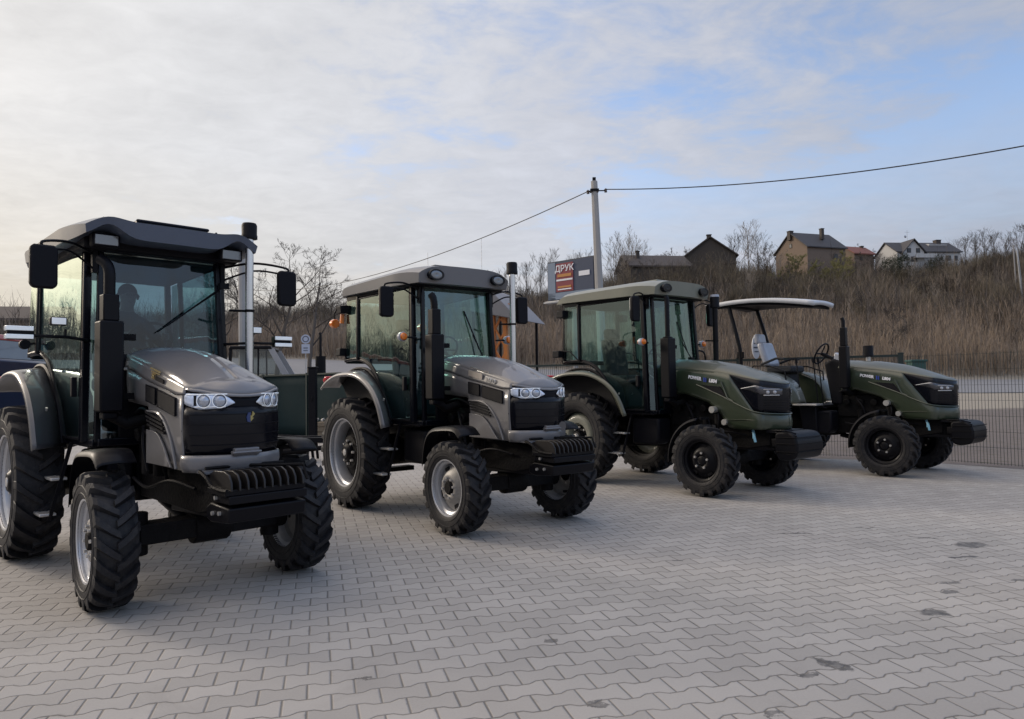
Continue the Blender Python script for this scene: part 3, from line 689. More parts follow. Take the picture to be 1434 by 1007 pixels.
# ------------------------------------------------------------------ poles, wires, billboard, signs
def utility_pole(px, py, depth, r0, r1, label, lean, head=True):
    top = at(px, py, depth); z0 = min(Hs(top.x, top.y), 0) ; t = empty('utility_pole', None, (top.x + lean, top.y, z0))
    a = M(); a.tube([(0, 0, -.3), (-lean, 0, top.z - z0)], [r0, r1], 8); a.build('pole_shaft', concrete, t)
    if head:
        b = M(); zt = top.z - z0
        b.b2((-lean - r1 - .03, -.12, zt - .34), (-lean + r1 + .03, .12, zt - .26)); b.b2((-lean - .05, -.05, zt), (-lean + .05, .05, zt + .12))
        b.tube([(-lean + r1, 0, zt - .30), (-lean + .36, 0, zt - .30)], .02, 6); b.tube([(-lean - r1, 0, zt - .32), (-lean - .22, 0, zt - .34)], .02, 6)
        b.build('wire_bracket', blackm, t)
        ins = M(); ins.lathe([(-.06, .02), (-.05, .05), (0, .035), (.03, .055), (.07, .02)], (-lean + .36, 0, zt - .30), 'z', 10); ins.lathe([(-.06, .02), (-.05, .05), (0, .035), (.03, .055), (.07, .02)], (-lean - .2, 0, zt - .34), 'z', 10)
        ins.build('insulator', mat('brown insulator', (.06, .04, .035), .2), t)
    return tag(t, label, 'pole'), top
up, ptop = utility_pole(832, 254, 22, .165, .105, 'tall grey concrete utility pole carrying the wire, beside the billboard', .22)
up2, ptop2 = utility_pole(338, 338, 24, .12, .11, 'square topped grey post just behind the chrome intake pipe of the nearest tractor', .05, head=False)
def wire(a, b, sag, label):
    pts = []
    for i in range(41):
        f = i / 40; p = a.lerp(b, f); p.z -= 4 * sag * f * (1 - f); pts.append(p)
    w_ = M(); w_.tube(pts, .016, 5); tag(w_.build('overhead_wire', mat('black cable', (.02, .02, .022), .6)), label, 'cable', 'overhead wires')
zt = ptop.z
wire(Vector((ptop.x - .2, ptop.y, zt - .32)), at(250, 374, 62), 2.6, 'black overhead wire sagging from the pole down to the left')
wire(Vector((ptop.x + .36, ptop.y, zt - .26)), at(1560, 180, 15), .34, 'black overhead wire rising from the pole to the right border')
wp = M(); a_ = at(1424, 350, 112); b_ = at(1434, 436, 112)
wp.tube([(b_.x + .2, b_.y, Hs(b_.x, b_.y) - .3), b_, a_], [.20, .20, .12], 8); tag(wp.build('street_post', metal_grey), 'leaning pale metal post at the right border of the photo', 'post')
wp2 = M(); a_ = at(1419, 343, 125); wp2.tube([(a_.x + .2, a_.y, Hs(a_.x, a_.y)), a_], .10, 6); tag(wp2.build('far_post', concrete2), 'thin grey post behind the leaning pale post', 'post')
for px, top, lab in ((674, 334, 'thin distant mast above the gap between the second cab and its intake pipe'), (599, 354, 'thin distant mast above the roof of the second tractor')):
    q = at(px, top, 200); mm = M(); mm.tube([(q.x, q.y, Hs(q.x, q.y) - 1), q], .07, 5); tag(mm.build('distant_mast', metal_grey), lab, 'mast')

# billboard turned away to the right
bc = at(799, 391, 62); bb = empty('billboard', None, (bc.x, bc.y, Hs(bc.x, bc.y)), R(-42)); bh = bc.z - Hs(bc.x, bc.y)
fr_ = M(); fr_.box((0, .12, bh), (5.2, .24, 3.55)); fr_.build('billboard_frame', mat('dark board frame', (.05, .055, .07), .6), bb, smooth=0)
fc = M(); fc.box((0, -.02, bh), (5.0, .05, 3.35)); fc.build('panel', mat('navy print', (.035, .05, .095), .5), bb, smooth=0)
f2 = M(); f2.box((-2.08, -.06, bh), (.84, .04, 3.35)); f2.box((0, -.06, bh - 1.38), (5.0, .04, .6)); f2.build('pale_border', mat('pale blue print', (.17, .22, .30), .5), bb, smooth=0)
f3 = M(); f3.box((-.60, -.075, bh + .25), (1.9, .04, 2.55)); f3.build('red_panel', mat('red print', (.20, .03, .045), .5), bb, smooth=0)
f4 = M(); f4.box((-.6, -.11, bh + .02), (1.8, .03, .16)); f4.box((-.6, -.11, bh - .82), (1.5, .03, .10)); f4.box((1.55, -.075, bh + .38), (1.15, .03, .42)); f4.build('printed_stripe', letter_w, bb, smooth=0)
f5 = M(); f5.box((-.6, -.115, bh - .6), (1.5, .03, .16)); f5.build('orange_stripe', mat('orange print', (.45, .20, .05), .5), bb, smooth=0)
text('ДРУК', .78, letter_w, 'lettering', bb, frame_m(Vector((-.60, -.12, bh + 1.02)), (1, 0, 0), (0, 0, 1)), .01, .012)
f9 = M(); f9.box((-.6, -.115, bh + .42), (1.55, .03, .26)); f9.build('orange_stripe', mat('orange print', (.45, .20, .05)), bb, smooth=0)
f6 = M(); f6.box((0, -.3, bh - 1.95), (5.2, .7, .12)); f6.tube([(-2.4, -.6, bh - 1.9), (2.4, -.6, bh - 1.9)], .06, 6); f6.build('maintenance_ledge', metal_grey, bb, smooth=0)
f7 = M(); f7.tube([(0, .5, -.5), (0, .5, bh + .8)], .25, 10); f7.build('support_post', concrete2, bb)
tag(bb, 'dark blue billboard with a red panel and white lettering, left of the utility pole', 'billboard')

sq = at(428, 482, 55); sgn = empty('road_sign', None, (sq.x, sq.y, Hs(sq.x, sq.y)), R(8)); sh = sq.z - Hs(sq.x, sq.y)
a = M(); a.tube([(0, .05, 0), (0, .05, sh + .75)], .035, 6); a.build('sign_post', metal_grey, sgn)
a = M(); a.lathe([(0, .0), (0, .36), (.04, .36), (.04, 0)], (0, 0, sh + .40), 'y', 20); a.build('round_plate', mat('pale blue sign face', (.45, .50, .62), .4), sgn)
a = M(); a.box((0, .02, sh - .36), (.62, .04, .72)); a.build('square_plate', mat('pale blue sign face', (.45, .50, .62)), sgn, smooth=0)
a = M(); a.lathe([(-.012, .18), (-.012, .25), (0, .25), (0, .18)], (0, 0, sh + .40), 'y', 20, closed=True); a.box((0, -.012, sh - .30), (.34, .02, .07)); a.box((0, -.012, sh - .5), (.34, .02, .05)); a.build('sign_symbol', mat('dark sign print', (.08, .09, .13), .5), sgn)
tag(sgn, 'small pale road sign, round plate over a square one, under the left bare trees', 'road sign')

# ------------------------------------------------------------------ fence round the yard
green_steel = mat('dark green fence steel', (.018, .030, .028), .45, var=.15)
green_sheet = mat('dark green privacy sheet', (.006, .019, .023), .8, var=.18, vs=2, spec=.15)
def fence(p0, p1, h, label, name, sheet=False, step=2.5, rail=True, wire_r=.0028, gap=.05, post=.03):
    d = Vector((p1[0] - p0[0], p1[1] - p0[1], 0)); L = d.length; t = empty(name, None, (p0[0], p0[1], 0), math.atan2(d.y, d.x))
    n = max(1, round(L / step))
    for i in range(n + 1):
        a = M(); x = L * i / n; a.b2((x - post, -post, 0), (x + post, post, h + .04)); a.b2((x - post - .006, -post - .006, h + .04), (x + post + .006, post + .006, h + .055)); a.build('fence_post', green_steel, t, smooth=0)
    if rail:
        a = M(); a.b2((0, -.022, h - .015), (L, .022, h + .03)); a.build('top_rail', green_steel, t, smooth=0)
    if sheet:
        for i in range(n):
            x0, x1 = L * i / n + post, L * (i + 1) / n - post
            a = M(); a.grid(lambda u, v: (x0 + (x1 - x0) * u, .035 + .012 * math.sin(u * 9 + i) * math.sin(v * 3), .06 + (h - .07) * v), 16, 6); a.build('privacy_sheet', green_sheet, t, solid=.004)
    else:
        a = M(); k = int(L / gap)
        for i in range(1, k):
            x = L * i / k; a.bar((x, .034, .05), (x, .034, h), wire_r * 2)
        for j in range(8):
            z = .07 + (h - .1) * j / 7
            for yy in (.029, .039): a.bar((0, yy, z), (L, yy, z), wire_r * 1.3)
        a.build('wire_panel', green_steel, t, smooth=0)
    return tag(t, label, 'fence')
fence(FC[1], FC[0], 1.93, 'see-through welded wire fence running towards the viewer at the right border', 'wire_fence', rail=False, wire_r=.0025)
fence(FC[2], FC[1], 1.92, 'see-through welded wire fence with a dark top rail behind the green tractors', 'wire_fence', post=.045)
fence(FC[3], FC[2], 1.93, 'fence covered with dark green sheeting behind the two grey tractors', 'sheeted_fence', sheet=True)
fence(FC[4], FC[3], 1.93, 'dark green sheeted fence continuing behind the nearest tractor to the left', 'sheeted_fence', sheet=True)
gp = at(438, 516, 17.5); a = M(); a.b2((gp.x - .09, gp.y - .09, 0), (gp.x + .09, gp.y + .09, gp.z)); a.b2((gp.x - .11, gp.y - .11, gp.z), (gp.x + .11, gp.y + .11, gp.z + .04)); a.box((gp.x, gp.y - .1, gp.z - .75), (.05, .03, .09))
tag(a.build('gate_post', blackm, bevel=.01, smooth=0), 'thick black steel post standing in front of the green sheeting', 'post')
cb = at(1283, 513, 16.2); a = M(); a.b2((cb.x - .16, cb.y - .12, 0), (cb.x + .16, cb.y + .12, cb.z + .1)); a.b2((cb.x - .19, cb.y - .15, cb.z + .1), (cb.x + .19, cb.y + .15, cb.z + .15))
tag(a.build('utility_cabinet', mat('teal cabinet paint', (.02, .075, .065), .5), bevel=.01, smooth=0), 'narrow teal cabinet beyond the corner post of the wire fence', 'cabinet')

# ------------------------------------------------------------------ things half hidden behind the tractors
q = at(-175, 520, 13); t = empty('parked_van', None, (q.x, q.y, 0), R(4)); blue_v = mat('dark blue van paint', (.012, .020, .055), .3, .3, .8, var=.05)
a = M(); a.prism([(-2.6, .35), (2.6, .35), (2.62, 2.12), (-1.9, 2.12), (-2.1, 1.3), (-2.6, 1.1)], -.95, .95); a.build('body', blue_v, t, bevel=.06)
a = M(); a.prism([(-1.88, 2.10), (2.60, 2.10), (2.52, 2.46), (-1.72, 2.46)], -.93, .93, lambda x, y, z: (x, y * (1 - .16 * (z - 2.1)), z)); a.build('window_band', mat('van window glass', (.10, .115, .13), .12, coat=.6, var=.3, vs=3), t, bevel=.02)
a = M(); a.prism([(-1.74, 2.45), (2.54, 2.45), (2.48, 2.56), (-1.6, 2.57)], -.90, .90); a.build('roof', mat('red van roof paint', (.30, .03, .03), .35, coat=.5, var=.05), t, bevel=.03)
a = M(); a.box((.2, -.962, 2.09), (4.7, .02, .035)); a.build('chrome_strip', chrome, t, smooth=0)
for s_ in (-1, 1):
    for xx in (-.7, .9, 2.5): a = M(); a.box((xx, s_ * .905, 2.28), (.09, .06, .36)); a.build('pillar', blue_v, t, smooth=0)
    for xw in (-1.6, 1.7):
        ww = empty('wheel', t, (xw, s_ * .86, .36)); k = M(); k.lathe([(-.1, .22), (-.11, .34), (-.08, .36), (.08, .36), (.11, .34), (.1, .22)], n=28); k.build('tyre', rubber, ww)
        k = M(); k.lathe([(-.09, .0), (-.06, .08), (-.09, .22), (.09, .22)], n=24); k.build('rim', dull_silver, ww)
tag(t, 'dark blue van with a red roof cut by the left border behind the nearest tractor', 'van')

# old truck cab seen over the green fence, right of the nearest tractor
q = at(372, 520, 24.5); t = empty('truck', None, (q.x, q.y, 0), R(10))
tg = mat('faded grey truck paint', (.16, .155, .155), .5, .2, dust=.2)
a = M(); a.b2((-1.1, -.9, .5), (.9, .9, 1.95)); a.prism([(-4.2, .6), (-1.15, .6), (-1.15, 1.5), (-4.2, 1.5)], -1, 1); a.build('body', tg, t, bevel=.05)
a = M(); a.prism([(-1.05, 2.86), (.35, 2.86), (.30, 2.97), (-1.0, 2.97)], -.88, .88); a.build('roof', blackm, t, bevel=.03)
for s in (-1, 1):
    a = M(); a.hexa([(.70, s * .86 - .04, 1.95), (.92, s * .86 - .04, 1.95), (.92, s * .86 + .04, 1.95), (.70, s * .86 + .04, 1.95), (.20, s * .80 - .04, 2.88), (.40, s * .80 - .04, 2.88), (.40, s * .80 + .04, 2.88), (.20, s * .80 + .04, 2.88)]); a.build('pillar', mat('pale pillar paint', (.33, .32, .32), .5), t)
    a = M(); a.bar((-1.02, s * .84, 1.95), (-.98, s * .80, 2.88), .09); a.build('pillar', blackm, t); a = M(); a.bar((-.1, s * .85, 1.95), (-.1, s * .80, 2.88), .05); a.build('pillar', blackm, t)
    a = M(); a.add([(-.95, s * .84, 2.0), (.66, s * .84, 2.0), (.2, s * .80, 2.85), (-.92, s * .80, 2.85)], [(0, 1, 2, 3)]); a.build('side_window', glass('truck window glass', (.55, .6, .6)), t)
    for xw in (-3.4, 0):
        ww = empty('wheel', t, (xw, s * .8, .45)); k = M(); k.lathe([(-.12, .25), (-.13, .42), (-.1, .45), (.1, .45), (.13, .42), (.12, .25)], n=24); k.build('tyre', rubber, ww)
        k = M(); k.lathe([(-.1, .0), (-.05, .1), (-.1, .25), (.1, .25)], n=20); k.build('rim', dull_silver, ww)
tag(t, 'old grey truck cab visible over the green fence right of the nearest tractor', 'truck')

# upright exhaust stack of a machine parked beyond the fence
q = at(449, 520, 23.5); z1 = at(449, 466, 23.5).z; zm = at(449, 499, 23.5).z; t = empty('parked_machine', None, (q.x, q.y, 0), R(-30))
a = M(); a.b2((-.9, -.45, .7), (.9, .45, 1.55)); a.prism([(-.9, .7), (.9, .7), (1.1, 1.0), (1.05, 1.5), (-.9, 1.6)], -.4, .4); a.build('engine_cover', green_grey, t, bevel=.05)
a = M(); a.cyl((0, 0, 1.5), (0, 0, zm), .17, n=16); a.tube([(0, 0, zm), (0, 0, z1 - .1), (-.03, 0, z1)], .045, 8); a.build('exhaust_stack', blackm, t)
for s in (-1, 1):
    for xw in (-.8, .9):
        ww = empty('wheel', t, (xw, s * .6, .5)); k = M(); k.lathe([(-.12, .25), (-.13, .46), (-.1, .5), (.1, .5), (.13, .46), (.12, .25)], n=24); k.build('tyre', rubber, ww); k = M(); k.lathe([(-.1, 0), (-.05, .1), (-.1, .25), (.1, .25)], n=20); k.build('rim', dull_silver, ww)
tag(t, 'machine beyond the green fence showing only its black upright exhaust stack', 'machine')

# orange loader with a grey canopy beyond the second tractor
q = at(716, 520, 19.0); gz = Hs(q.x, q.y); t = empty('loader', None, (q.x, q.y, 0), R(-25)); S_ = 19 / F_PX
zt_ = at(716, 432, 19).z
a = M(); a.b2((-1.3, -.6, .5), (1.0, .6, 1.5)); a.build('chassis', blackm, t, bevel=.05)
a = M()
for xx in (-.22, .12): a.bar((xx, -.5, 1.3), (xx - .06, -.5, zt_), .10)
for i in range(4):
    z0 = 1.3 + (zt_ - 1.3) * i / 4; z2 = 1.3 + (zt_ - 1.3) * (i + 1) / 4
    a.bar((-.22, -.5, z0), (.12, -.5, z2), .05); a.bar((.12, -.5, z0), (-.22, -.5, z2), .05)
a.box((-.05, -.5, zt_), (.55, .12, .14)); a.build('lattice_mast', orange_m, t)
zc_ = at(716, 412, 19).z
a = M(); a.hexa([(-.75, -.9, zc_ - .50), (.66, -.9, zc_ - .80), (.66, .9, zc_ - .80), (-.75, .9, zc_ - .50), (-.75, -.9, zc_ + .22), (-.1, -.9, zc_ - .02), (-.1, .9, zc_ - .02), (-.75, .9, zc_ + .22)]); a.build('canopy', mat('dull grey sheet metal', (.20, .195, .205), .5, .1, dust=.2), t, bevel=.02)
a = M()
for xx in (-.7, .42):
    for s in (-1, 1): a = M(); a.bar((xx, s * .8, 1.4), (xx, s * .8, zc_ - .5 - (.2 if xx > 0 else 0)), .06); a.build('canopy_post', blackm, t)
for s in (-1, 1):
    for xw in (-.9, .7):
        ww = empty('wheel', t, (xw, s * .7, .5)); k = M(); k.lathe([(-.14, .25), (-.15, .46), (-.1, .5), (.1, .5), (.15, .46), (.14, .25)], n=24); k.build('tyre', rubber, ww); k = M(); k.lathe([(-.1, 0), (-.05, .1), (-.1, .25), (.1, .25)], n=20); k.build('rim', orange_m, ww)
tag(t, 'orange loader with a lattice mast and pale canopy behind the second tractor', 'machine')

# black implement and stacked blocks between the two grey tractors
q = at(425, 640, 14.5); t = empty('mounted_implement', None, (q.x, q.y, 0), R(6)); S_ = 14.5 / F_PX
a = M(); a.b2((-.75, -.3, .40), (.62, -.18, .50)); a.b2((-.75, .25, .40), (.62, .35, .50)); a.b2((-.75, -.18, .42), (-.65, .25, .5)); a.b2((.5, -.18, .42), (.6, .25, .5)); a.build('frame', blackm, t, bevel=.01, smooth=0)
a = M()
for xx in (-.6, -.2, .2):
    for yy in (-.24, .3): a.bar((xx, yy, .42), (xx + .04, yy, .02), .05)
a.tube([(-.7, -.3, .22), (-.1, -.34, .25), (.5, -.3, .3)], .05, 8); a.build('tine', castm, t)
a = M(); a.cyl((-.7, -.1, .2), (.1, -.1, .2), .18, n=16); a.build('roller', castm, t)
tag(t, 'low black steel implement frame on the paving behind the front wheel of the nearest tractor', 'implement')
q = at(452, 616, 19.6); t2 = empty('block_stack', None, (q.x, q.y, 0), R(20))
wood = mat('weathered timber', (.20, .155, .105), .85, var=.3, vs=10, bump=.5)
for i in range(4):
    a = M(); a.box((rnd.uniform(-.02, .02), 0, .10 + i * .135), (.44 - .02 * i, .40, .12), rz=rnd.uniform(-.12, .12)); a.build('timber_block', wood, t2, bevel=.008, smooth=0)
a = M()
for i in range(3): a.tube([(-.18 + .15 * i, -.15, .61), (-.12 + .15 * i, .0, .65), (-.16 + .15 * i, .16, .61)], .03, 6)
a.build('metal_bracket', alu, t2)
tag(t2, 'stack of weathered timber blocks topped with metal brackets beside the second tractor rear wheel', 'timber stack')
# ------------------------------------------------------------------ wheels
def tyre_mesh(Rd, wd, rim, nl, lug, seed=0):
    a = M(); Rc = Rd - lug
    h = wd / 2; dr = Rc - rim
    prof = [(-.80 * h, rim - .012), (-.90 * h, rim + .012), (-.97 * h, rim + .22 * dr), (-1.0 * h, rim + .50 * dr), (-.985 * h, rim + .72 * dr), (-.93 * h, Rc - .10 * dr), (-.80 * h, Rc - .02), (-.45 * h, Rc - .004), (0, Rc), (.45 * h, Rc - .004), (.80 * h, Rc - .02), (.93 * h, Rc - .10 * dr), (.985 * h, rim + .72 * dr), (1.0 * h, rim + .50 * dr), (.97 * h, rim + .22 * dr), (.90 * h, rim + .012), (.80 * h, rim - .012)]
    a.lathe(prof, n=72, closed=True)
    for rr in (.30, .62):                                     # raised rings on the sidewall
        for s in (-1, 1):
            y = s * (.985 if rr < .5 else 1.0) * h
            a.lathe([(y - s * .004, rim + rr * dr - .006), (y + s * .004, rim + rr * dr), (y - s * .004, rim + rr * dr + .006)], n=64)
    ys_ = [p[0] for p in prof]; rs_ = [p[1] for p in prof]
    def rad(y): return float(np.interp(abs(y), [0, .45 * h, .80 * h, .93 * h, .985 * h, h], [Rc, Rc - .004, Rc - .02, Rc - .10 * dr, rim + .72 * dr, rim + .5 * dr]))
    S = [0, .2, .42, .64, .84, 1.0, 1.06]
    for sd in (-1, 1):
        for k in range(nl):
            p0 = 2 * math.pi * (k + (.5 if sd > 0 else 0)) / nl; vs = []
            for i, s in enumerate(S):
                y = sd * (-.07 * h + min(s, 1.0) * 1.04 * h) if s <= 1 else sd * 1.0 * h
                sweep = (.30 * min(s, 1) + .13 * min(s, 1) ** 2 + .02) * wd / Rc
                top = Rd - .006 * s if s < .9 else (Rd - .020 if s <= 1 else Rd - .10 * (Rd - rim) - .030)
                if s == .84: top = Rd - .006
                bas = rad(y) - .008
                tw = .018 + .010 * s; bw = tw + .012
                ph = p0 + sweep
                for (r_, w_) in ((bas, -bw), (top, -tw), (top, tw), (bas, bw)):
                    an = ph + w_ / Rc; vs.append((r_ * math.cos(an), y, r_ * math.sin(an)))
            n = len(S); fs = [(i * 4 + j, i * 4 + (j + 1) % 4, (i + 1) * 4 + (j + 1) % 4, (i + 1) * 4 + j) for i in range(n - 1) for j in range(4)]
            fs += [(0, 1, 2, 3), tuple((n - 1) * 4 + j for j in (3, 2, 1, 0))]
            a.add(vs, fs)
    return a.mesh('tyre', rubber, smooth=28)
def ring_profile(wd, rim):
    h = wd / 2
    return [(-.84 * h, rim + .012), (-.88 * h, rim + .008), (-.86 * h, rim - .006), (-.76 * h, rim - .014), (-.62 * h, rim - .012), (-.52 * h, rim - .036), (-.30 * h, rim - .045), (.30 * h, rim - .045), (.52 * h, rim - .036), (.62 * h, rim - .012), (.80 * h, rim - .012), (.88 * h, rim + .008)]
def bolts(n, rr, y, r0, hgt, s):
    out = []
    for i in range(n):
        t = 2 * math.pi * (i + .25) / n; b = M(); k = -1 if s else 1; b.tube([(rr * math.cos(t), k * y, rr * math.sin(t)), (rr * math.cos(t), k * (y - hgt), rr * math.sin(t))], r0, 6); out.append(b.mesh('bolt', alu, 0))
    return out
def bolts_old(a, n, rr, y, r0, hgt=.014):
    for i in range(n):
        t = 2 * math.pi * (i + .25) / n; a.tube([(rr * math.cos(t), y, rr * math.sin(t)), (rr * math.cos(t), y - hgt, rr * math.sin(t))], r0, 6)
def flip(m_): m_.v = [(x, -y, z) for x, y, z in m_.v]; m_.f = [f[::-1] for f in m_.f]; return m_
def wheel_meshes(kind):
    """(tyre, [rim right, rim left], [hub right, hub left]) built once for each kind of wheel"""
    front = kind.startswith('front'); grey = kind.endswith('grey')
    Rd, wd, rim = (.4686, .262, .277) if front else (.6838, .36, .415)
    ty = tyre_mesh(Rd, wd, rim, 20 if front else 22, .034 if front else .042)
    out = []
    for s in (0, 1):
        a = M(); a.lathe(ring_profile(wd, rim), n=64)
        b = M(); h = M()
        if front:
            y0 = -.10 * wd
            b.lathe([(y0 + .03, rim - .045), (y0 + .0, rim - .052), (y0 - .012, .80 * rim - .02), (y0 - .02, .62 * rim), (y0 - .055, .50 * rim), (y0 - .062, .36 * rim), (y0 - .05, .27 * rim), (y0 - .035, .25 * rim)], n=48)
            h.lathe([(y0 - .03, .26 * rim), (y0 - .045, .22 * rim), (y0 - .055, .16 * rim), (y0 - .055, 0)] if not grey else [(y0 - .03, .26 * rim), (y0 - .06, .25 * rim), (y0 - .075, .20 * rim), (y0 - .075, 0)], n=24)
            hb = M(); bl = bolts(5 if not grey else 8, .36 * rim, y0 - .055, .016 if not grey else .0125, .024, s)
        else:
            y0 = -.02 * wd
            if grey:
                b.lathe([(y0 + .05, rim - .045), (y0 + .05, .88 * rim), (y0 + .01, .78 * rim), (y0 - .01, .55 * rim), (y0 - .06, .48 * rim), (y0 - .07, .30 * rim), (y0 - .04, .27 * rim)], n=48)
                h.lathe([(y0 - .03, .28 * rim), (y0 - .10, .26 * rim), (y0 - .13, .18 * rim), (y0 - .13, 0)], n=28)
            else:
                b.lathe([(y0 + .04, rim - .045), (y0 - .02, .90 * rim), (y0 - .085, .78 * rim), (y0 - .10, .66 * rim), (y0 - .085, .50 * rim), (y0 - .05, .44 * rim), (y0 + .01, .40 * rim)], n=48)
                h.lathe([(y0 + .01, .41 * rim), (y0 + .0, .36 * rim), (y0 - .02, .22 * rim), (y0 - .10, .19 * rim), (y0 - .11, 0)], n=28)
            hb = M(); bl = bolts(8, .34 * rim, y0 - (.07 if grey else .015), .016, .03, s); hb.lathe([(y0 - .10, .12 * rim), (y0 - .135, .10 * rim), (y0 - .14, 0)], n=16)
        if s:
            for q in (a, b, h, hb): flip(q)
        if front and grey: ms = (silver, dull_silver, castm, dull_silver)
        elif front: ms = (blackm, blackm, blackm, alu)
        elif grey: ms = (silver, castm, blackm, alu)
        else: ms = (blackm, green_grey, blackm, alu)
        vents = []
        if front:
            for i in range(5 if not grey else 4):             # vent openings, black blocks standing in for the shade inside the holes
                t = 2 * math.pi * (i + .3) / (5 if not grey else 4); ev = M(); yy = (y0 - .016) * (-1 if s else 1)
                ev.box((.70 * rim * math.cos(t), yy, .70 * rim * math.sin(t)), (.035, .012, .075), ry=-t); vents.append(ev.mesh('vent_opening', blackm, 0))
        VENTS[(kind, s)] = [('vent_opening', q) for q in vents] + [('bolt', q) for q in bl]
        out.append((a.mesh('rim', ms[0]), b.mesh('disc', ms[1]), h.mesh('hub', ms[2]), hb.mesh('hub_cap', ms[3], 0) if hb.v else None))
    return ty, out
VENTS = {}
WH = {k: wheel_meshes(k) for k in ('front_grey', 'rear_grey', 'front_green', 'rear_green')}
RF, RR, WB, TF, TR = .4686, .6838, 2.2393, 1.404, 1.528
def add_wheel(t, kind, x, y, Rd, steer=0.0, turn=0.0):
    ty, rims = WH[kind]; w_ = empty('wheel', t, (x, y, Rd), steer); s = 0 if y < 0 else 1
    link('tyre', ty, w_, rot=(0, turn, 0))
    for nm, me in zip(('rim', 'disc', 'hub', 'hub_cap'), rims[s]):
        if me: link(nm, me, w_, rot=(0, turn * .6, 0))
    for nm, me in VENTS[(kind, s)]: link(nm, me, w_, rot=(0, turn * .6, 0))
    return w_

def arc_fender(parent, name, mt, cx, cz, pts, y0, y1, th=.012, lip=.04, inner=None):
    """sheet bent along pts (x, z), from y0 (inner) to y1 (outer), with a turned-down outer lip"""
    a = M(); s = 1 if y1 > y0 else -1
    prof = [(y0, 0), (y0 + (y1 - y0) * .5, .006), (y1 - s * .03, 0), (y1 - s * .008, -.012), (y1, -.03), (y1, -lip)]
    n = len(pts); vs = []
    for i, (x, z) in enumerate(pts):
        d = Vector((x - cx, z - cz)).normalized()
        for (y, o) in prof:
            f = 0 if inner is None else max(0.0, 1 - abs(y - y0) / abs(y1 - .03 * s - y0)) ** 1.3
            xi, zi = (x, z) if inner is None else inner[i]
            vs.append((x + (xi - x) * f + d.x * o, y, z + (zi - z) * f + d.y * o))
    k = len(prof); a.add(vs, [(i * k + j, (i + 1) * k + j, (i + 1) * k + j + 1, i * k + j + 1) for i in range(n - 1) for j in range(k - 1)])
    return a.build(name, mt, parent, solid=th, smooth=50)
def curve(pts, n=6):
    """Catmull-Rom through 2-D points"""
    P = [pts[0]] + list(pts) + [pts[-1]]; out = []
    for i in range(1, len(P) - 2):
        p0, p1, p2, p3 = [Vector(P[i + k]).to_tuple() if 0 else P[i + k] for k in (-1, 0, 1, 2)]
        for j in range(n):
            t = j / n
            out.append(tuple(.5 * (2 * p1[k] + (p2[k] - p0[k]) * t + (2 * p0[k] - 5 * p1[k] + 4 * p2[k] - p3[k]) * t * t + (3 * p1[k] - p0[k] - 3 * p2[k] + p3[k]) * t ** 3) for k in range(len(p1))))
    out.append(tuple(pts[-1])); return out

# nose plan curve: right side (negative y) -> front -> left side, keyed by distance d from the centre of the front
def plan(xf, xc, wc, xr, w_rear=None, nf=9, ns=12, bul=.0):
    P = []
    w_rear = w_rear or wc
    for i in range(ns + 1):
        f = i / ns; x = xr + (xc - .10 - xr) * f; P.append((x, -(w_rear + (wc - w_rear) * f)))
    for i in range(1, 4):
        a = math.pi / 2 * i / 4; P.append((xc - .10 + .10 * math.sin(a), -(wc - .05 + .05 * math.cos(a))))
    for i in range(nf + 1):
        y = -(wc - .05) + 2 * (wc - .05) * i / nf; P.append((xc + (xf - xc) * (1 - (y / (wc - .05)) ** 2), y))
    h = [p for p in P if p[1] < 0]
    full = P + [(x, -y) for x, y in reversed(h) if (x, -y) not in P]
    full = [p for i, p in enumerate(full) if i == 0 or (Vector(p) - Vector(full[i - 1])).length > 1e-4]
    seen = P[:ns + 4 + nf + 1] + [(x, -y) for x, y in reversed(P[:ns + 4])]
    full = [p for i, p in enumerate(seen) if i == 0 or (Vector(p) - Vector(seen[i - 1])).length > 1e-4]
    L = [0]
    for i in range(1, len(full)): L.append(L[-1] + (Vector(full[i]) - Vector(full[i - 1])).length)
    mid = L[-1] / 2; return [(p[0], p[1], abs(l - mid), l - mid) for p, l in zip(full, L)]
def resample(PL, d0, d1, n):
    """points of the plan curve between signed distances d0 and d1"""
    ls = [p[3] for p in PL]; return [(interp(d, ls, [p[0] for p in PL]), interp(d, ls, [p[1] for p in PL]), abs(d), d) for d in np.linspace(d0, d1, n)]
def band(a, PL, zl, zh, off_l=0.0, off_h=0.0, bulge=0.0, nz=4, thick=None):
    """vertical panel following the plan curve; zl, zh functions of (x, d); offsets outwards"""
    n = len(PL); vs = []
    for i, (x, y, d, s) in enumerate(PL):
        p, q = PL[max(i - 1, 0)], PL[min(i + 1, n - 1)]
        t = Vector((q[0] - p[0], q[1] - p[1])).normalized(); nx_, ny_ = t.y, -t.x
        lo, hi = zl(x, d), zh(x, d)
        for j in range(nz + 1):
            f = j / nz; o = off_l + (off_h - off_l) * f + bulge * math.sin(math.pi * f)
            vs.append((x + nx_ * o, y + ny_ * o, lo + (hi - lo) * f))
    k = nz + 1; a.add(vs, [(i * k + j, (i + 1) * k + j, (i + 1) * k + j + 1, i * k + j + 1) for i in range(n - 1) for j in range(nz)])

def hood_top(a, PL, zs, ze, xs_max, nt=8, yshrink=.0, crown=2.3, lip=0.0):
    vs = []
    for (x, y, d, s) in PL:
        e = ze(x, d); sx = min(x, xs_max); sz = zs(sx)
        for j in range(nt + 1):
            f = j / nt; vs.append((sx + (x - sx) * f, y * f, sz + (e - sz) * f ** crown))
    k = nt + 1; a.add(vs, [(i * k + j, i * k + j + 1, (i + 1) * k + j + 1, (i + 1) * k + j) for i in range(len(PL) - 1) for j in range(nt)])

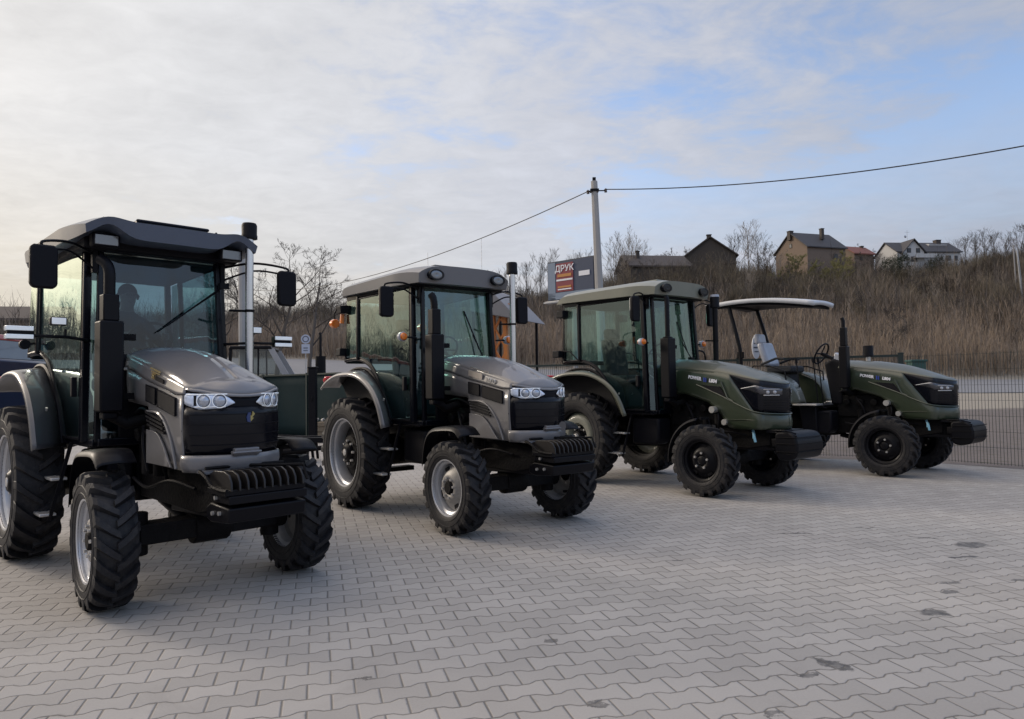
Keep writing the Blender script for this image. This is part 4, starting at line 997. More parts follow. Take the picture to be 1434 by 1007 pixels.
def grey_hood(t, front_text):
    PL = plan(.675, .53, .325, -.92, .30)
    ze = lambda x, d: interp(x, [-.92, -.66, -.3, .0, .3, .53, .675], [1.78, 1.735, 1.655, 1.60, 1.54, 1.485, 1.445])
    zs = lambda x: interp(x, [-.92, -.6, -.3, -.1, .1, .25, .4, .5], [1.85, 1.83, 1.80, 1.765, 1.715, 1.665, 1.60, 1.555])
    zc_ = lambda x, d: ze(x, d) - interp(x, [-.92, -.3, .3, .53], [.10, .10, .09, .035])   # cut line under the logo strip
    a = M(); hood_top(a, PL, zs, ze, .50, crown=2.1)
    side = [p for p in PL if p[0] < .50]
    band(a, [p for p in side if p[1] < 0], zc_, ze, .018, .0); band(a, [p for p in side if p[1] > 0], zc_, ze, .018, .0)
    lipP = [p for p in PL if p[0] >= .46]; band(a, lipP, lambda x, d: ze(x, d) - .018, ze, .012, .0, nz=1)
    hood = a.build('hood', grey_paint, t, solid=.008, smooth=50)
    for s in (-1, 1):
        a = M(); a.box((-.86, s * .30, 1.70), (.03, .03, .05)); a.cyl((-.83, s * .325, 1.66), (-.83, s * .345, 1.66), .012, n=8); a.build('hood_catch', alu, hood)
    # side panels: tall front part, shallow rear part
    zb = lambda x, d: interp(x, [-.92, -.36, -.30, -.28, .7], [1.40, 1.36, 1.30, .93, .925])
    for s in (-1, 1):
        a = M(); P = resample(PL, s * .43, s * 1.78, 40); P = [p for p in P if p[0] > -.90]
        if s < 0: P = P[::-1]
        band(a, P, zb, lambda x, d: zc_(x, d) - .006, .0, .014, .006)
        sp_ = a.build('side_panel', grey_paint, t, solid=.01, smooth=50)
        for (pts) in ([(-.275, 1.525), (-.075, 1.495), (-.075, 1.375), (-.275, 1.405)], [(-.025, 1.485), (.33, 1.425), (.33, 1.30), (-.025, 1.365)]):
            a = M(); a.prism(pts, s * .330, s * .352); v = a.build('side_vent', blackp, sp_, smooth=0)
            f = M(); c = pts + [pts[0]]; f.tube([(x, s * .350, z) for x, z in c], .006, 4); f.build('vent_frame', gloss_black, sp_, smooth=0)
        for i in range(4):
            z = 1.292 - i * .030; a = M(); a.box((-.10 + .015 * i, s * .349, z), (.36, .018, .014), ry=.16); a.build('louvre', blackp, sp_, smooth=0)
        a = M(); a.tube([(x, s * .340, z) for x, z in curve([(-.29, 1.325), (-.05, 1.315), (.10, 1.25), (.23, 1.12), (.33, .935)])], .011, 6); a.build('panel_crease', grey_paint, sp_)
        # bulged wheel-arch cover below the louvres
        a = M(); c = curve([(-.27, 1.19), (-.05, 1.17), (.08, 1.09), (.18, .99), (.24, .94)]); a.prism([(-.27, .94)] + c, s * .335, s * .350); a.build('arch_cover', grey_paint, sp_, bevel=.008)
    # chin and grille
    F = resample(PL, -.46, .46, 36)
    a = M(); band(a, F, lambda x, d: .918, lambda x, d: 1.035, .004, .014, .012); a.box((.50, 0, .925), (.34, .56, .02)); chin = a.build('chin', grey_paint, t, solid=.008, smooth=50)
    a = M(); a.prism([(.62, 1.0), (.70, 1.03), (.705, 1.075), (.66, 1.08)], -.085, .085); a.prism([(.66, 1.03), (.712, 1.04), (.712, 1.055), (.66, 1.06)], -.10, .10); a.build('hood_latch', grey_paint, chin, bevel=.006)
    a = M(); band(a, resample(PL, -.455, .455, 36), lambda x, d: 1.03, lambda x, d: 1.36, -.004, .006, .012, nz=6); gr = a.build('grille', gloss_black, t, solid=.01, smooth=50)
    for z in (1.10, 1.17, 1.24, 1.31):
        a = M(); P = resample(PL, -.37, .37, 26)
        a.tube([(x + .012, y * 1.03, z) for x, y, d, s in P], .0035, 4); a.build('grille_bar', blackp, gr, smooth=0)
    a = M(); P = resample(PL, -.455, .455, 36); band(a, P, lambda x, d: 1.34, lambda x, d: ze(x, d) - .020, .0, .0, nz=3); a.build('headlight_surround', blackp, t, solid=.006)
    for s in (-1, 1):
        he = empty('headlight', t)
        P = resample(PL, s * .075, s * .42, 22); P = P if s > 0 else P[::-1]
        lo = lambda x, d: interp(d, [.075, .15, .30, .42], [1.385, 1.352, 1.345, 1.385]); hi = lambda x, d: interp(d, [.075, .12, .30, .42], [1.392, 1.432, 1.452, 1.458])
        a = M(); band(a, P, lo, hi, .008, .008, .003, nz=3); a.build('reflector', lamp_blue if s < 0 else lamp_clear, he, solid=.004)
        for d0 in (.165, .265):
            q = resample(PL, s * d0 - .01, s * d0 + .01, 3); c = q[1]; tt = Vector((q[2][0] - q[0][0], q[2][1] - q[0][1], 0)).normalized(); nn = Vector((tt.y, -tt.x, 0)) 
            o = Vector((c[0], c[1], 1.402)) + nn * .012
            a = M(); a.tube([o, o + nn * .010, o + nn * .018, o + nn * .021], [.036, .033, .020, .004], 20); a.build('projector_lens', mat('grey glass bulb', (.42, .46, .54), .08, .5, 1.0, var=.35, vs=30), he)
            a = M(); a.tube([o + nn * .012 + tt * (.039 * math.cos(k * math.pi / 12)) + Vector((0, 0, .039 * math.sin(k * math.pi / 12))) for k in range(25)], .0026, 6); a.build('lens_bezel', mat('smoked lamp housing', (.06, .06, .07), .2, .5, .8), he)
            a = M(); rr = .047; a.tube([o + nn * .013 + tt * (rr * math.cos(k * math.pi / 12)) + Vector((0, 0, rr * math.sin(k * math.pi / 12))) for k in range(-19, 8)], .0028, 6); a.build('daytime_ring', lamp_glow, he)
        q = resample(PL, s * .335, s * .39, 5); a = M()
        a.tube([(x + .006, y * 1.035, 1.447) for x, y, d, l in resample(PL, s * .12, s * .39, 14)], .0045, 6); a.tube([(x + .008, y * 1.035, 1.362) for x, y, d, l in resample(PL, s * .13, s * .33, 12)], .0035, 6); a.build('daytime_strip', lamp_glow, he)
        a = M(); q = resample(PL, s * .315, s * .335, 3)[1]; a.box((q[0], q[1] * 1.03, 1.405), (.02, .02, .07)); a.build('lamp_divider', gloss_black, he, smooth=0)
    return hood, gr

def green_hood(t):
    PL = plan(.785, .60, .325, -.88, .31)
    ze = lambda x, d: interp(x, [-.88, -.5, -.1, .2, .5, .66, .785], [1.70, 1.67, 1.625, 1.575, 1.515, 1.485, 1.45])
    zs = lambda x: interp(x, [-.88, -.3, .1, .4, .7], [1.83, 1.79, 1.72, 1.62, 1.50])
    a = M(); hood_top(a, PL, zs, ze, .68, crown=2.2); hood = a.build('hood', green_pale, t, solid=.008, smooth=50)  # paler than the side panels: reflected sky painted into the top
    zf = lambda x, d: interp(x, [.14, .19, .49, .62, .8], [ze(.14, 0), 1.50, 1.105, 1.07, 1.055])
    zb = lambda x, d: interp(x, [-.88, -.6, -.2, -.01, .11, .2, .9], [1.32, 1.33, 1.21, 1.06, .885, .865, .865])
    for s in (-1, 1):
        a = M(); P = [p for p in resample(PL, s * .0, s * 1.80, 90) if p[0] > -.87]
        if s < 0: P = P[::-1]
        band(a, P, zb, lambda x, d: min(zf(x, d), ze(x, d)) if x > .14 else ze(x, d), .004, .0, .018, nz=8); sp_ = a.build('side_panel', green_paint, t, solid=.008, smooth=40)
        a = M(); a.tube([(x, s * y, z) for x, y, z in curve([(-.38, .340, 1.455), (0, .348, 1.31), (.30, .352, 1.175), (.50, .345, 1.10), (.64, .27, 1.075), (.76, .12, 1.065), (.785, 0, 1.062)])], .010, 6); a.build('panel_crease', green_paint, sp_)
        a = M(); a.tube([(x, s * y, z) for x, y, z in ((.02, .342, 1.49), (.12, .350, 1.27), (.20, .350, 1.23))], .012, 6); a.build('panel_crease', green_paint, sp_)
        a = M(); a.prism([(-.28, 1.450), (0.0, 1.425), (.11, 1.275), (.06, 1.28), (-.06, 1.335)], s * .335, s * .352); a.build('air_slot', blackp, sp_, smooth=0)
        a = M(); a.tube([(x, s * y, z) for x, y, z in curve([(.10, .335, .975), (.35, .345, .99), (.55, .325, .985), (.70, .20, .98)])], .008, 6, flat=.6); a.build('panel_crease', green_paint, sp_)
    P = [p for p in resample(PL, -1.12, 1.12, 110) if p[0] > .14]
    a = M(); band(a, P, lambda x, d: min(zf(x, d) + .002, ze(x, d) - .002), lambda x, d: ze(x, d) - .004, -.004, .0, .006, nz=6); face = a.build('grille', gloss_black, t, solid=.008, smooth=45)
    for k in range(5):
        z = 1.11 + k * .033; q = resample(PL, -.34, .34, 26); a = M(); a.tube([(x + .006, y * 1.02, z) for x, y, d, l in q], .004, 4); a.build('grille_bar', blackp, face, smooth=0)
    for s in (-1, 1):
        he = empty('headlight', t)
        q = resample(PL, s * .10, s * .66, 30); q = q if s > 0 else q[::-1]
        lo = lambda x, d: interp(d, [.10, .18, .38, .50, .66], [1.315, 1.29, 1.315, 1.365, 1.392]); hi = lambda x, d: interp(d, [.10, .3, .45, .52, .66], [1.385, 1.405, 1.44, 1.425, 1.398])
        a = M(); band(a, q, lo, hi, .008, .008, .004, nz=3); a.build('lamp_bezel', mat('smoked lamp housing', (.06, .06, .07), .2, .5, .8), he, solid=.004)
        for d0 in (.20, .285):
            q = resample(PL, s * d0 - .01, s * d0 + .01, 3); c = q[1]; tt = Vector((q[2][0] - q[0][0], q[2][1] - q[0][1], 0)).normalized(); nn = Vector((tt.y, -tt.x, 0)); o = Vector((c[0], c[1], 1.345)) + nn * .012
            a = M(); a.tube([o, o + nn * .008, o + nn * .014], [.024, .020, .006], 16); a.build('projector_lens', mat('grey lamp lens', (.42, .43, .46), .15, .3, .8), he)
        q = resample(PL, s * .14, s * .34, 12); q = q if s > 0 else q[::-1]; a = M(); band(a, q, lambda x, d: 1.300, lambda x, d: 1.312, .018, .018, 0, nz=1); band(a, q, lambda x, d: 1.378, lambda x, d: 1.386, .018, .018, 0, nz=1); a.build('lamp_trim', alu, he, solid=.003)
        q = resample(PL, s * .42, s * .64, 8); a = M(); a.tube([(x + .0, y * 1.035, interp(d, [.42, .52, .64], [1.425, 1.415, 1.396])) for x, y, d, l in q], .0045, 5); a.build('chrome_strip', chrome, he)
    return hood, face

def lamp_block(t, name, c, d, yaw=0, lens=white_l, lensside=1):
    e = empty(name, t, c, yaw); a = M(); a.box((0, 0, 0), d); a.build('lamp_housing', blackp, e, bevel=.012)
    a = M(); a.box((lensside * d[0] / 2, 0, 0), (.012, d[1] * .84, d[2] * .80)); a.build('lamp_lens', lens, e, bevel=.004)
    return e
def mirror(t, s, top, bot, anchor, wd=.15, depth=.05, yaw=0.0):
    e = empty('mirror', t)
    c = (Vector(top) + Vector(bot)) / 2; h = (Vector(top) - Vector(bot)).length
    a = M(); k = wd / 2; hh = h / 2; poly = [(-k * .72, -hh), (k * .72, -hh), (k, -hh * .84), (k, hh * .88), (k * .72, hh), (-k * .72, hh), (-k, hh * .88), (-k, -hh * .84)]
    a.prism(poly, -depth / 2, depth / 2); a.v = [(y, x, z) for x, y, z in a.v]
    a.build('mirror_shell', blackp, e, bevel=.014, loc=c, rot=(0, 0, yaw))
    a = M(); a.prism([(x * .88, z * .92) for x, z in poly], -.004, .004); a.v = [(y - depth / 2 - .004, x, z) for x, y, z in a.v]; a.build('mirror_glass', mirror_g, e, loc=c, rot=(0, 0, yaw), smooth=0)
    a = M(); an = Vector(anchor); tp = Vector(top) + Vector((0, 0, -.02))
    a.tube(curve([tuple(an), tuple(an.lerp(tp, .5) + Vector((0, 0, .07))), tuple(tp + Vector((0, 0, .05))), tuple(tp)]), .011, 8)
    a.tube(curve([tuple(an - Vector((0, 0, .12))), tuple(an.lerp(tp, .5) + Vector((0, 0, .0))), tuple(tp + Vector((0, -s * .02, -.01)))]), .009, 8)
    a.box(an - Vector((0, 0, .06)), (.05, .04, .18)); a.build('mirror_arm', blackm, e)
    return e

def chassis(t, kind, steps=True):
    grey = kind == 'grey'
    a = M(); a.prism([(-1.0, .60), (.30, .60), (.62, .66), (.62, .86), (.2, .90), (-1.0, .92)], -.17, .17); a.b2((-.95, -.20, .88), (.12, .20, 1.24)); a.b2((-.85, -.16, 1.24), (.05, .16, 1.50))
    for i in range(4): a.cyl((-.78 + i * .22, -.17, 1.14), (-.78 + i * .22, -.27, 1.12), .055, n=12)
    a.build('engine', castm, t, bevel=.012)
    a = M(); a.b2((.18, -.24, .96), (.50, .24, 1.40)); a.b2((.10, -.20, 1.0), (.18, .20, 1.36)); a.build('radiator', blackm, t, bevel=.01)
    a = M()
    for (x, z, r_, l) in ((-.55, 1.0, .055, .17), (-.30, .98, .05, .15), (-.10, 1.05, .06, .13)): a = M(); a.cyl((x, -.24, z), (x, -.24, z - l), r_, n=14); a.build('filter', castm, t)
    a = M()
    for (p) in ([(-.9, -.24, 1.30), (-.6, -.27, 1.34), (-.3, -.25, 1.27), (.1, -.22, 1.30)], [(-.8, -.28, .78), (-.4, -.30, .74), (.0, -.27, .82), (.3, -.2, .78)], [(-.62, -.26, 1.2), (-.5, -.30, 1.05), (-.45, -.28, .86)], [(-.1, -.26, 1.2), (-.05, -.31, .98), (-.12, -.24, .8)]): a.tube(curve(p), .013, 6)
    a.build('hose', blackp, t)
    a = M(); a.prism([(-2.55, .50), (-1.0, .56), (-1.0, .95), (-1.5, 1.02), (-2.55, 1.04)], -.20, .20); a.cyl((-WB, -.62, RR), (-WB, .62, RR), .115, n=16); a.cyl((-WB, -.36, RR), (-WB, .36, RR), .20, n=18); a.build('transmission', castm, t, bevel=.02)
    # front axle
    a = M(); a.prism([(-.11, .40), (.11, .40), (.10, .54), (-.10, .54)], -.50, .50); a.cyl((0, -.12, .47), (0, .14, .47), .13, n=14)
    for s in (-1, 1): a.cyl((0, s * .46, .47), (0, s * .60, .47), .10, n=14); a.cyl((0, s * .49, .32), (0, s * .49, .62), .07, n=12)
    a.tube([(-.16, -.50, .50), (-.18, 0, .52), (-.16, .50, .50)], .020, 8); a.build('front_axle', castm, t, bevel=.012)
    a = M(); a.prism([(-.30, .56), (.74, .60), (.74, .80), (-.30, .86)], -.16, -.12); a.prism([(-.30, .56), (.74, .60), (.74, .80), (-.30, .86)], .12, .16); a.b2((.56, -.16, .62), (.76, .16, .80)); a.cyl((-.28, 0, .42), (-1.0, 0, .56), .04, n=10); a.build('front_support', blackm, t, bevel=.008)
    for s in (-1, 1):
        if s < 0:
            a = M(); a.prism([(-1.42, .60), (-.98, .60), (-.92, .68), (-.92, .98), (-1.42, 1.0)], s * .24, s * .52); a.build('fuel_tank', blackp, t, bevel=.03)
            a = M(); a.cyl((-1.30, s * .42, 1.0), (-1.30, s * .42, 1.04), .045, n=14); a.build('fuel_cap', blackp, t)
        else:
            a = M(); a.b2((-1.40, .24, .62), (-1.0, .50, .98)); a.build('battery_box', blackp, t, bevel=.02)
        if steps:
            st = empty('step_ladder', t); a = M()
            for xx, x2 in ((-1.62, -1.70), (-1.34, -1.42)): a.bar((xx, s * .60, 1.06), (x2, s * .74, .42), .026)
            a.build('side_rail', blackm, st)
            for (z, yy) in ((.76, .68), (.47, .75)):
                f = (1.06 - z) / .64; a = M(); a.box((-1.48 - .08 * f, s * (yy + .0), z), (.30, .12, .022)); a.build('step_rung', alu if z > .5 else alu, st, bevel=.005)
    # rear linkage
    a = M()
    for s in (-1, 1): a.bar((-2.5, s * .22, .55), (-3.12, s * .34, .42), .05); a.bar((-2.6, s * .2, 1.0), (-2.95, s * .32, .92), .05); a.bar((-2.95, s * .32, .92), (-2.98, s * .33, .46), .03)
    a.bar((-2.55, 0, .8), (-3.1, 0, .78), .035); a.b2((-2.75, -.28, .34), (-2.6, .28, .40)); a.build('rear_linkage', castm, t)

def weights_slotted(t):
    e = empty('front_weights', t)
    a = M()
    highlit = mat('worn black steel edge', (.022, .020, .020), .4, .3, spec=.4)  # lighter steel colour paints the highlight along the rib edges
    for i in range(10):
        y = -.235 + i * .0545; c = [(.66, .80), (.66, .92), (.74, .945), (.90, .95), (.965, .93), (1.0, .885), (1.005, .83)]
        a = M(); a.prism(c, y - .007, y + .007); a.build('weight_plate', highlit, e, bevel=.003)
    a = M(); a.b2((.70, -.27, .80), (.985, .28, .836)); a.build('plate_tray', blackm, e, bevel=.003)
    a = M(); a.tube(curve([(.62, -.29, .935), (.72, -.285, .90), (.80, -.28, .85), (.92, -.272, .835), (1.0, -.265, .835)]), .013, 6); a.tube([(.66, -.27, .955), (.66, .28, .955)], .012, 6); a.tube([(.66, .0, .955), (.95, .285, .955), (1.0, .285, .86)], .012, 6); a.build('guard_bar', castm, e)
    a = M(); a.b2((.70, -.25, .745), (1.0, .285, .798)); a.build('carrier', blackm, e, bevel=.006)
    a = M(); a.prism([(.62, .625), (.70, .605), (.97, .625), (.99, .72), (.70, .735), (.62, .70)], -.25, .285); a.build('bumper_slab', blackm, e, bevel=.012)
    for (x, z) in [(.80, .775), (.86, .68), (.75, .67)]: a = M(); a.cyl((x, -.25, z), (x, -.266, z), .014, n=8); a.build('bolt', alu, e)
    return e
def weights_block(t):
    e = empty('front_weights', t)
    pr = curve([(.77, .56), (.82, .505), (.92, .495), (1.03, .53), (1.07, .62), (1.07, .72), (1.03, .81), (.96, .845), (.84, .85), (.77, .81), (.77, .56)], 3)[:-1]
    a = M(); a.prism(pr, -.315, .315); a.build('weight_block', blackm, e, bevel=.03)
    for z in (.60, .70, .78):
        a = M(); a.tube([(.79, -.322, z), (1.02, -.322, z + .005), (1.075, -.30, z + .006), (1.078, .0, z + .006), (1.075, .30, z + .006)], .006, 6); a.build('weight_rib', castm, e)
    a = M(); a.b2((.62, -.26, .825), (.84, .26, .862)); a.tube([(.66, -.24, .86), (.90, -.30, .868), (1.02, -.24, .83)], .012, 6); a.build('top_plate', blackm, e, bevel=.006)
    a = M(); a.b2((.60, -.13, .62), (.79, .13, .80)); a.b2((.72, -.31, .66), (.80, .31, .76)); a.build('carrier', castm, e, bevel=.01)
    a = M(); a.tube([(.76, -.28, .835), (.94, -.31, .835), (1.05, -.28, .80)], .011, 6); a.tube([(.78, -.31, .60), (.98, -.312, .57)], .008, 6); a.build('lift_handle', castm, e)
    return e

def cab(t, zr=2.66, kind='grey', ws=win_front):
    """cab frame, glass and interior; zr = height of the underside of the roof"""
    c = empty('cab', t)
    A0, A1 = Vector((-1.06, .575, 1.07)), Vector((-1.14, .54, zr)); C0, C1 = Vector((-2.36, .655, 1.84)), Vector((-2.40, .63, zr)); D0, D1 = Vector((-2.74, .64, 1.82)), Vector((-2.72, .61, zr))
    F0, F1 = Vector((-.93, .515, 1.07)), Vector((-1.03, .47, zr))
    a = M()
    for s in (-1, 1):
        def S(v): return (v.x, v.y * s, v.z)
        a.bar(S(A0), S(A1), .062); a.bar(S(F0), S(F1), .045); a.bar(S(C0), S(C1), .045); a.bar(S(D0), S(D1), .055)
        a.bar(S(A1 + Vector((.12, -.06, 0))), S(D1), .06); a.bar(S(A0 + Vector((.14, -.05, 0))), S(Vector((-1.56, .60, 1.07))), .055)
        gl = [(-1.56, 1.07), (-1.66, 1.25), (-1.82, 1.50), (-2.05, 1.74), (-2.36, 1.85), (-2.74, 1.85)]
        a.tube([(x, s * (.60 + .04 * (-1.56 - x)), z) for x, z in curve(gl, 4)], .028, 6)
    a.bar((F1.x, -F1.y, zr), (F1.x, F1.y, zr), .07); a.bar((F0.x, -F0.y, 1.07), (F0.x, F0.y, 1.07), .06); a.bar((D1.x, -D1.y, zr), (D1.x, D1.y, zr), .06); a.bar((D0.x, -D0.y, 1.84), (D0.x, D0.y, 1.84), .07)
    a.b2((-1.60, -.56, 1.03), (-.96, .56, 1.09)); a.b2((-2.74, -.5, 1.03), (-1.60, .5, 1.09)); a.build('cab_frame', gloss_black, c, bevel=.008)
    # firewall and dash
    a = M(); a.prism([(-.97, 1.09), (-.93, 1.09), (-.95, 1.74), (-.99, 1.80)], -.36, .36); a.prism([(-1.30, 1.42), (-.98, 1.45), (-.99, 1.83), (-1.12, 1.86), (-1.22, 1.80)], -.20, .20); a.build('dashboard', blackp, c, bevel=.02)
    a = M(); wx = [(-1.34 + .19 * math.cos(k * math.pi / 12) * .55, .19 * math.sin(k * math.pi / 12), 1.93 + .19 * math.cos(k * math.pi / 12) * .80) for k in range(25)]; a.tube(wx, .013, 8)
    a.tube([(-1.20, 0, 1.82), (-1.34, 0, 1.93)], .022, 8); a.tube([(-1.34, -.19, 1.93), (-1.34, .19, 1.93)], .010, 6); a.build('steering_wheel', blackp, c)
    # seat
    se = empty('seat', c); a = M(); a.box((-1.98, 0, 1.55), (.50, .50, .14)); a.box((-1.98, 0, 1.30), (.36, .36, .40)); a.build('cushion', seatm, se, bevel=.04)
    a = M(); a.box((-2.22, 0, 1.90), (.13, .48, .62), ry=-.14); a.build('backrest', seatm, se, bevel=.05)
    a = M(); a.box((-2.30, 0, 2.29), (.10, .28, .18), ry=-.1); a.build('headrest', seatm, se, bevel=.04)
    for s in (-1, 1):
        a = M(); a.prism([(-2.72, 1.10), (-1.66, 1.10), (-1.75, 1.45), (-2.1, 1.70), (-2.72, 1.72)], s * .34, s * .56); a.build('inner_console', blackp, c, bevel=.02)
        # glass
        def gp(x, z): return (x, s * (.578 + .055 * (-1.1 - x) - .022 * (z - 1.8)), z)
        dg = [(-1.10, 1.10), (-1.53, 1.10)] + [(x + .01, z + .01) for x, z in curve([(-1.56, 1.10), (-1.66, 1.27), (-1.82, 1.52), (-2.05, 1.76), (-2.36, 1.87)], 4)] + [(-2.36, zr - .03), (-1.16, zr - .03)]
        d = empty('door', c); a = M(); a.add([gp(x, z) for x, z in dg], [tuple(range(len(dg)))]); a.build('door_glass', win_side, d, smooth=0)
        a = M(); a.tube([gp(x, z) for x, z in dg + [dg[0]]], .014, 5); a.build('door_seal', blackp, d)
        a = M(); a.box(Vector(gp(-1.20, 1.52)) + Vector((0, s * .03, 0)), (.05, .04, .16)); a.tube([(-1.26, s * .54, 1.40), (-1.26, s * .50, 1.55), (-1.26, s * .54, 1.85)], .012, 6); a.build('handle', blackp, d, bevel=.006)
        a = M(); a.add([gp(-2.42, 1.88), gp(-2.70, 1.88), gp(-2.70, zr - .03), gp(-2.42, zr - .03)], [(0, 1, 2, 3)]); a.build('quarter_window', win_side, c, smooth=0)
        a = M(); a.add([(-1.04, s * .562, 1.10), (-.955, s * .50, 1.10), (-1.05, s * .46, zr - .04), (-1.12, s * .528, zr - .04)], [(0, 1, 2, 3)]); a.build('corner_window', win_side, c, smooth=0)
    a = M(); y0, y1 = .50, .46
    a.grid(lambda u, v: (-.955 - .10 * v + .03 * math.sin(math.pi * u), (-1 + 2 * u) * (y0 + (y1 - y0) * v), 1.10 + (zr - 1.14) * v), 12, 6); a.build('windshield', ws, c)
    a = M(); a.add([(-2.74, -.61, 1.88), (-2.74, .61, 1.88), (-2.73, .58, zr - .03), (-2.73, -.58, zr - .03)], [(0, 1, 2, 3)]); a.build('rear_window', win_rear, c)
    a = M(); a.b2((-2.70, -.56, zr - .02), (-1.08, .56, zr + .0)); a.build('headliner', blackp, c, smooth=0)
    return c
def wiper(c, a0, a1, b0, b1):
    w_ = M(); w_.tube([a0, a1], .008, 6); w_.tube([b0, b1], .011, 6, flat=.5); w_.box(a0, (.06, .08, .05)); return w_.build('wiper', blackm, c)

def stack_exhaust(t, x, y, z0, zm, z1, z2, bend, r0=.078, r1=.040, boxy=True):
    """boxed muffler in two steps, z0..zm wide and zm..z1 narrow, with a pipe up to z2"""
    e = empty('exhaust', t); a = M()
    if boxy: a.b2((x - r0, y - r0, z0), (x + r0, y + r0, zm)); a.box((x, y, z0 - .03), (r0 * 1.3, r0 * 1.3, .06))
    else: a.tube([(x, y, z0 - .04), (x, y, z0), (x, y, z0 + .03), (x, y, zm - .03), (x, y, zm), (x, y, zm + .03)], [r0 * .7, r0 * .72, r0, r0, r0 * .75, r1], 20)
    a.build('muffler', blackm, e, bevel=.014)
    if boxy: a = M(); a.b2((x - r0 * .68, y - r0 * .68, zm), (x + r0 * .68, y + r0 * .68, z1)); a.build('upper_muffler', blackm, e, bevel=.010)
    a = M(); n = 8
    if bend: pts = [(x, y, z1 - .01)] + [(x, y, z1 + (z2 - .14 - z1) * i / 3) for i in range(1, 4)] + [(x - bend * (1 - math.cos(k * math.pi / 12)), y - bend * .5 * (1 - math.cos(k * math.pi / 12)), z2 - .14 + .13 * math.sin(k * math.pi / 12)) for k in range(1, 6)]
    else: pts = [(x, y, z1 - .01), (x, y, z2 - .05), (x - .02, y, z2)]
    a.tube(pts, r1, 14); a.build('tail_pipe', blackm, e)
    for zz in (z0 + .12, zm - .12): a = M(); a.box((x - .02, y + .13, zz), (.06, .12, .05)); a.build('bracket', castm, e)
    a = M(); a.tube([(x, y, z0 - .02), (x + .02, y + .12, z0 - .10), (x + .05, y + .28, z0 - .06)], .045, 10); a.build('inlet_elbow', castm, e)
    return e
def intake(t, x, y, z0, z1, z2, mt, capm, r=.036, rc=.068, top=None):
    e = empty('air_intake', t); a = M(); a.tube([(x + .10, y - .22, z0 - .12), (x + .04, y - .08, z0 - .06), (x, y, z0)], r * .9, 10); a.tube([(x, y, z0 - .04), (x, y, z1)], r, 20); a.build('intake_pipe', mt, e)
    a = M(); a.lathe([(z1 - .015, r), (z1 - .01, rc * 1.02), (z1 + .02, rc * 1.02), (z1 + .03, rc * .96), (z2 - .02, rc * .98), (z2, rc * .86), (z2 + .004, 0)], (x, y, 0), 'z', 28); a.build('pre_cleaner', capm, e)
    if top:
        a = M(); a.lathe([(z2 - .03, rc * 1.01), (z2 + .006, rc * .9), (z2 + .012, 0)], (x, y, 0), 'z', 24); a.build('cleaner_lid', top, e)
    a = M(); a.lathe([(-.012, r + .004), (.012, r + .004)], (x, y, (z0 + z1) / 2 - .05), 'z', 16); a.tube([(x, y, (z0 + z1) / 2 - .05), (x - .06, y - .16, (z0 + z1) / 2 - .05)], .012, 6); a.build('bracket', castm, e)
    return e
def rear_fenders(t, mt, red=True):
    pts = curve([(-1.20, 1.03), (-1.34, 1.30), (-1.55, 1.50), (-1.85, 1.635), (-2.15, 1.68), (-2.55, 1.665), (-2.86, 1.585), (-3.03, 1.50)], 4)
    inn = curve([(-1.54, 1.02), (-1.62, 1.20), (-1.75, 1.40), (-1.98, 1.60), (-2.22, 1.70), (-2.56, 1.70), (-2.86, 1.60), (-3.03, 1.50)], 4)
    for s in (-1, 1):
        f = arc_fender(t, 'rear_fender', mt, -2.24, .684, pts, s * .62, s * .90, .014, .055, inn)
        a = M(); P = [(x, z - .01) for x, z in inn]
        a.prism([(-2.9, 1.50)] + [(-2.74, 1.30), (-1.70, 1.02)] + P[:-2], s * .590, s * .622); a.build('fender_skirt', blackp, f, smooth=0)
        a = M(); a.tube([(x + .01, s * .625, z + .02) for x, z in inn[:-4]], .022, 6); a.build('fender_seal', blackp, f)
        for (x, z) in ((-1.45, 1.34), (-2.05, 1.675), (-2.7, 1.64)):
            a = M(); a.cyl((x, s * .76, z - .012), (x + (.012 if x > -1.6 else 0), s * .76, z + .012), .010, n=6); a.build('bolt', alu, f)
        if red:
            a = M(); a.box((-2.93, s * .80, 1.60), (.10, .16, .055), ry=-.5); a.build('tail_lamp', red_l, f, bevel=.015)
def front_fenders(t, a0, a1, rad=.545, mt=blackp, y0=.565, y1=.80, pts=None):
    for s in (-1, 1):
        pts = pts or [(rad * math.cos(R(a0 + (a1 - a0) * k / 14)), .468 + rad * math.sin(R(a0 + (a1 - a0) * k / 14))) for k in range(15)]
        f = arc_fender(t, 'front_fender', mt, 0, .468, pts, s * y0, s * y1, .008, .03)
        a = M(); a.bar((0, s * .50, .58), (-.02, s * .60, .468 + rad - .01), .03); a.bar((-.02, s * .60, .468 + rad - .012), (-.02, s * .76, .468 + rad - .012), .03); a.build('stay', blackm, f)

POSE = [(-2.3188, 5.3601, -.7943), (-.0262, 7.5523, -.921), (3.0539, 9.6856, -.8996), (6.2849, 11.3738, -.8566)]
def tractor_base(i, label, kind, steer=0.0, turns=(0.1, .3, .5, .2)):
    x, y, a = POSE[i]; t = empty('tractor', None, (x, y, 0), a); tag(t, label, 'tractor', 'tractors parked in a row')
    for (nm, xx, yy, rr, st, tu) in (('front_', 0, -TF / 2, RF, steer, turns[0]), ('front_', 0, TF / 2, RF, steer, turns[1]), ('rear_', -WB, -TR / 2, RR, 0, turns[2]), ('rear_', -WB, TR / 2, RR, 0, turns[3])):
        add_wheel(t, nm + kind, xx, yy, rr, st, tu)
    return t

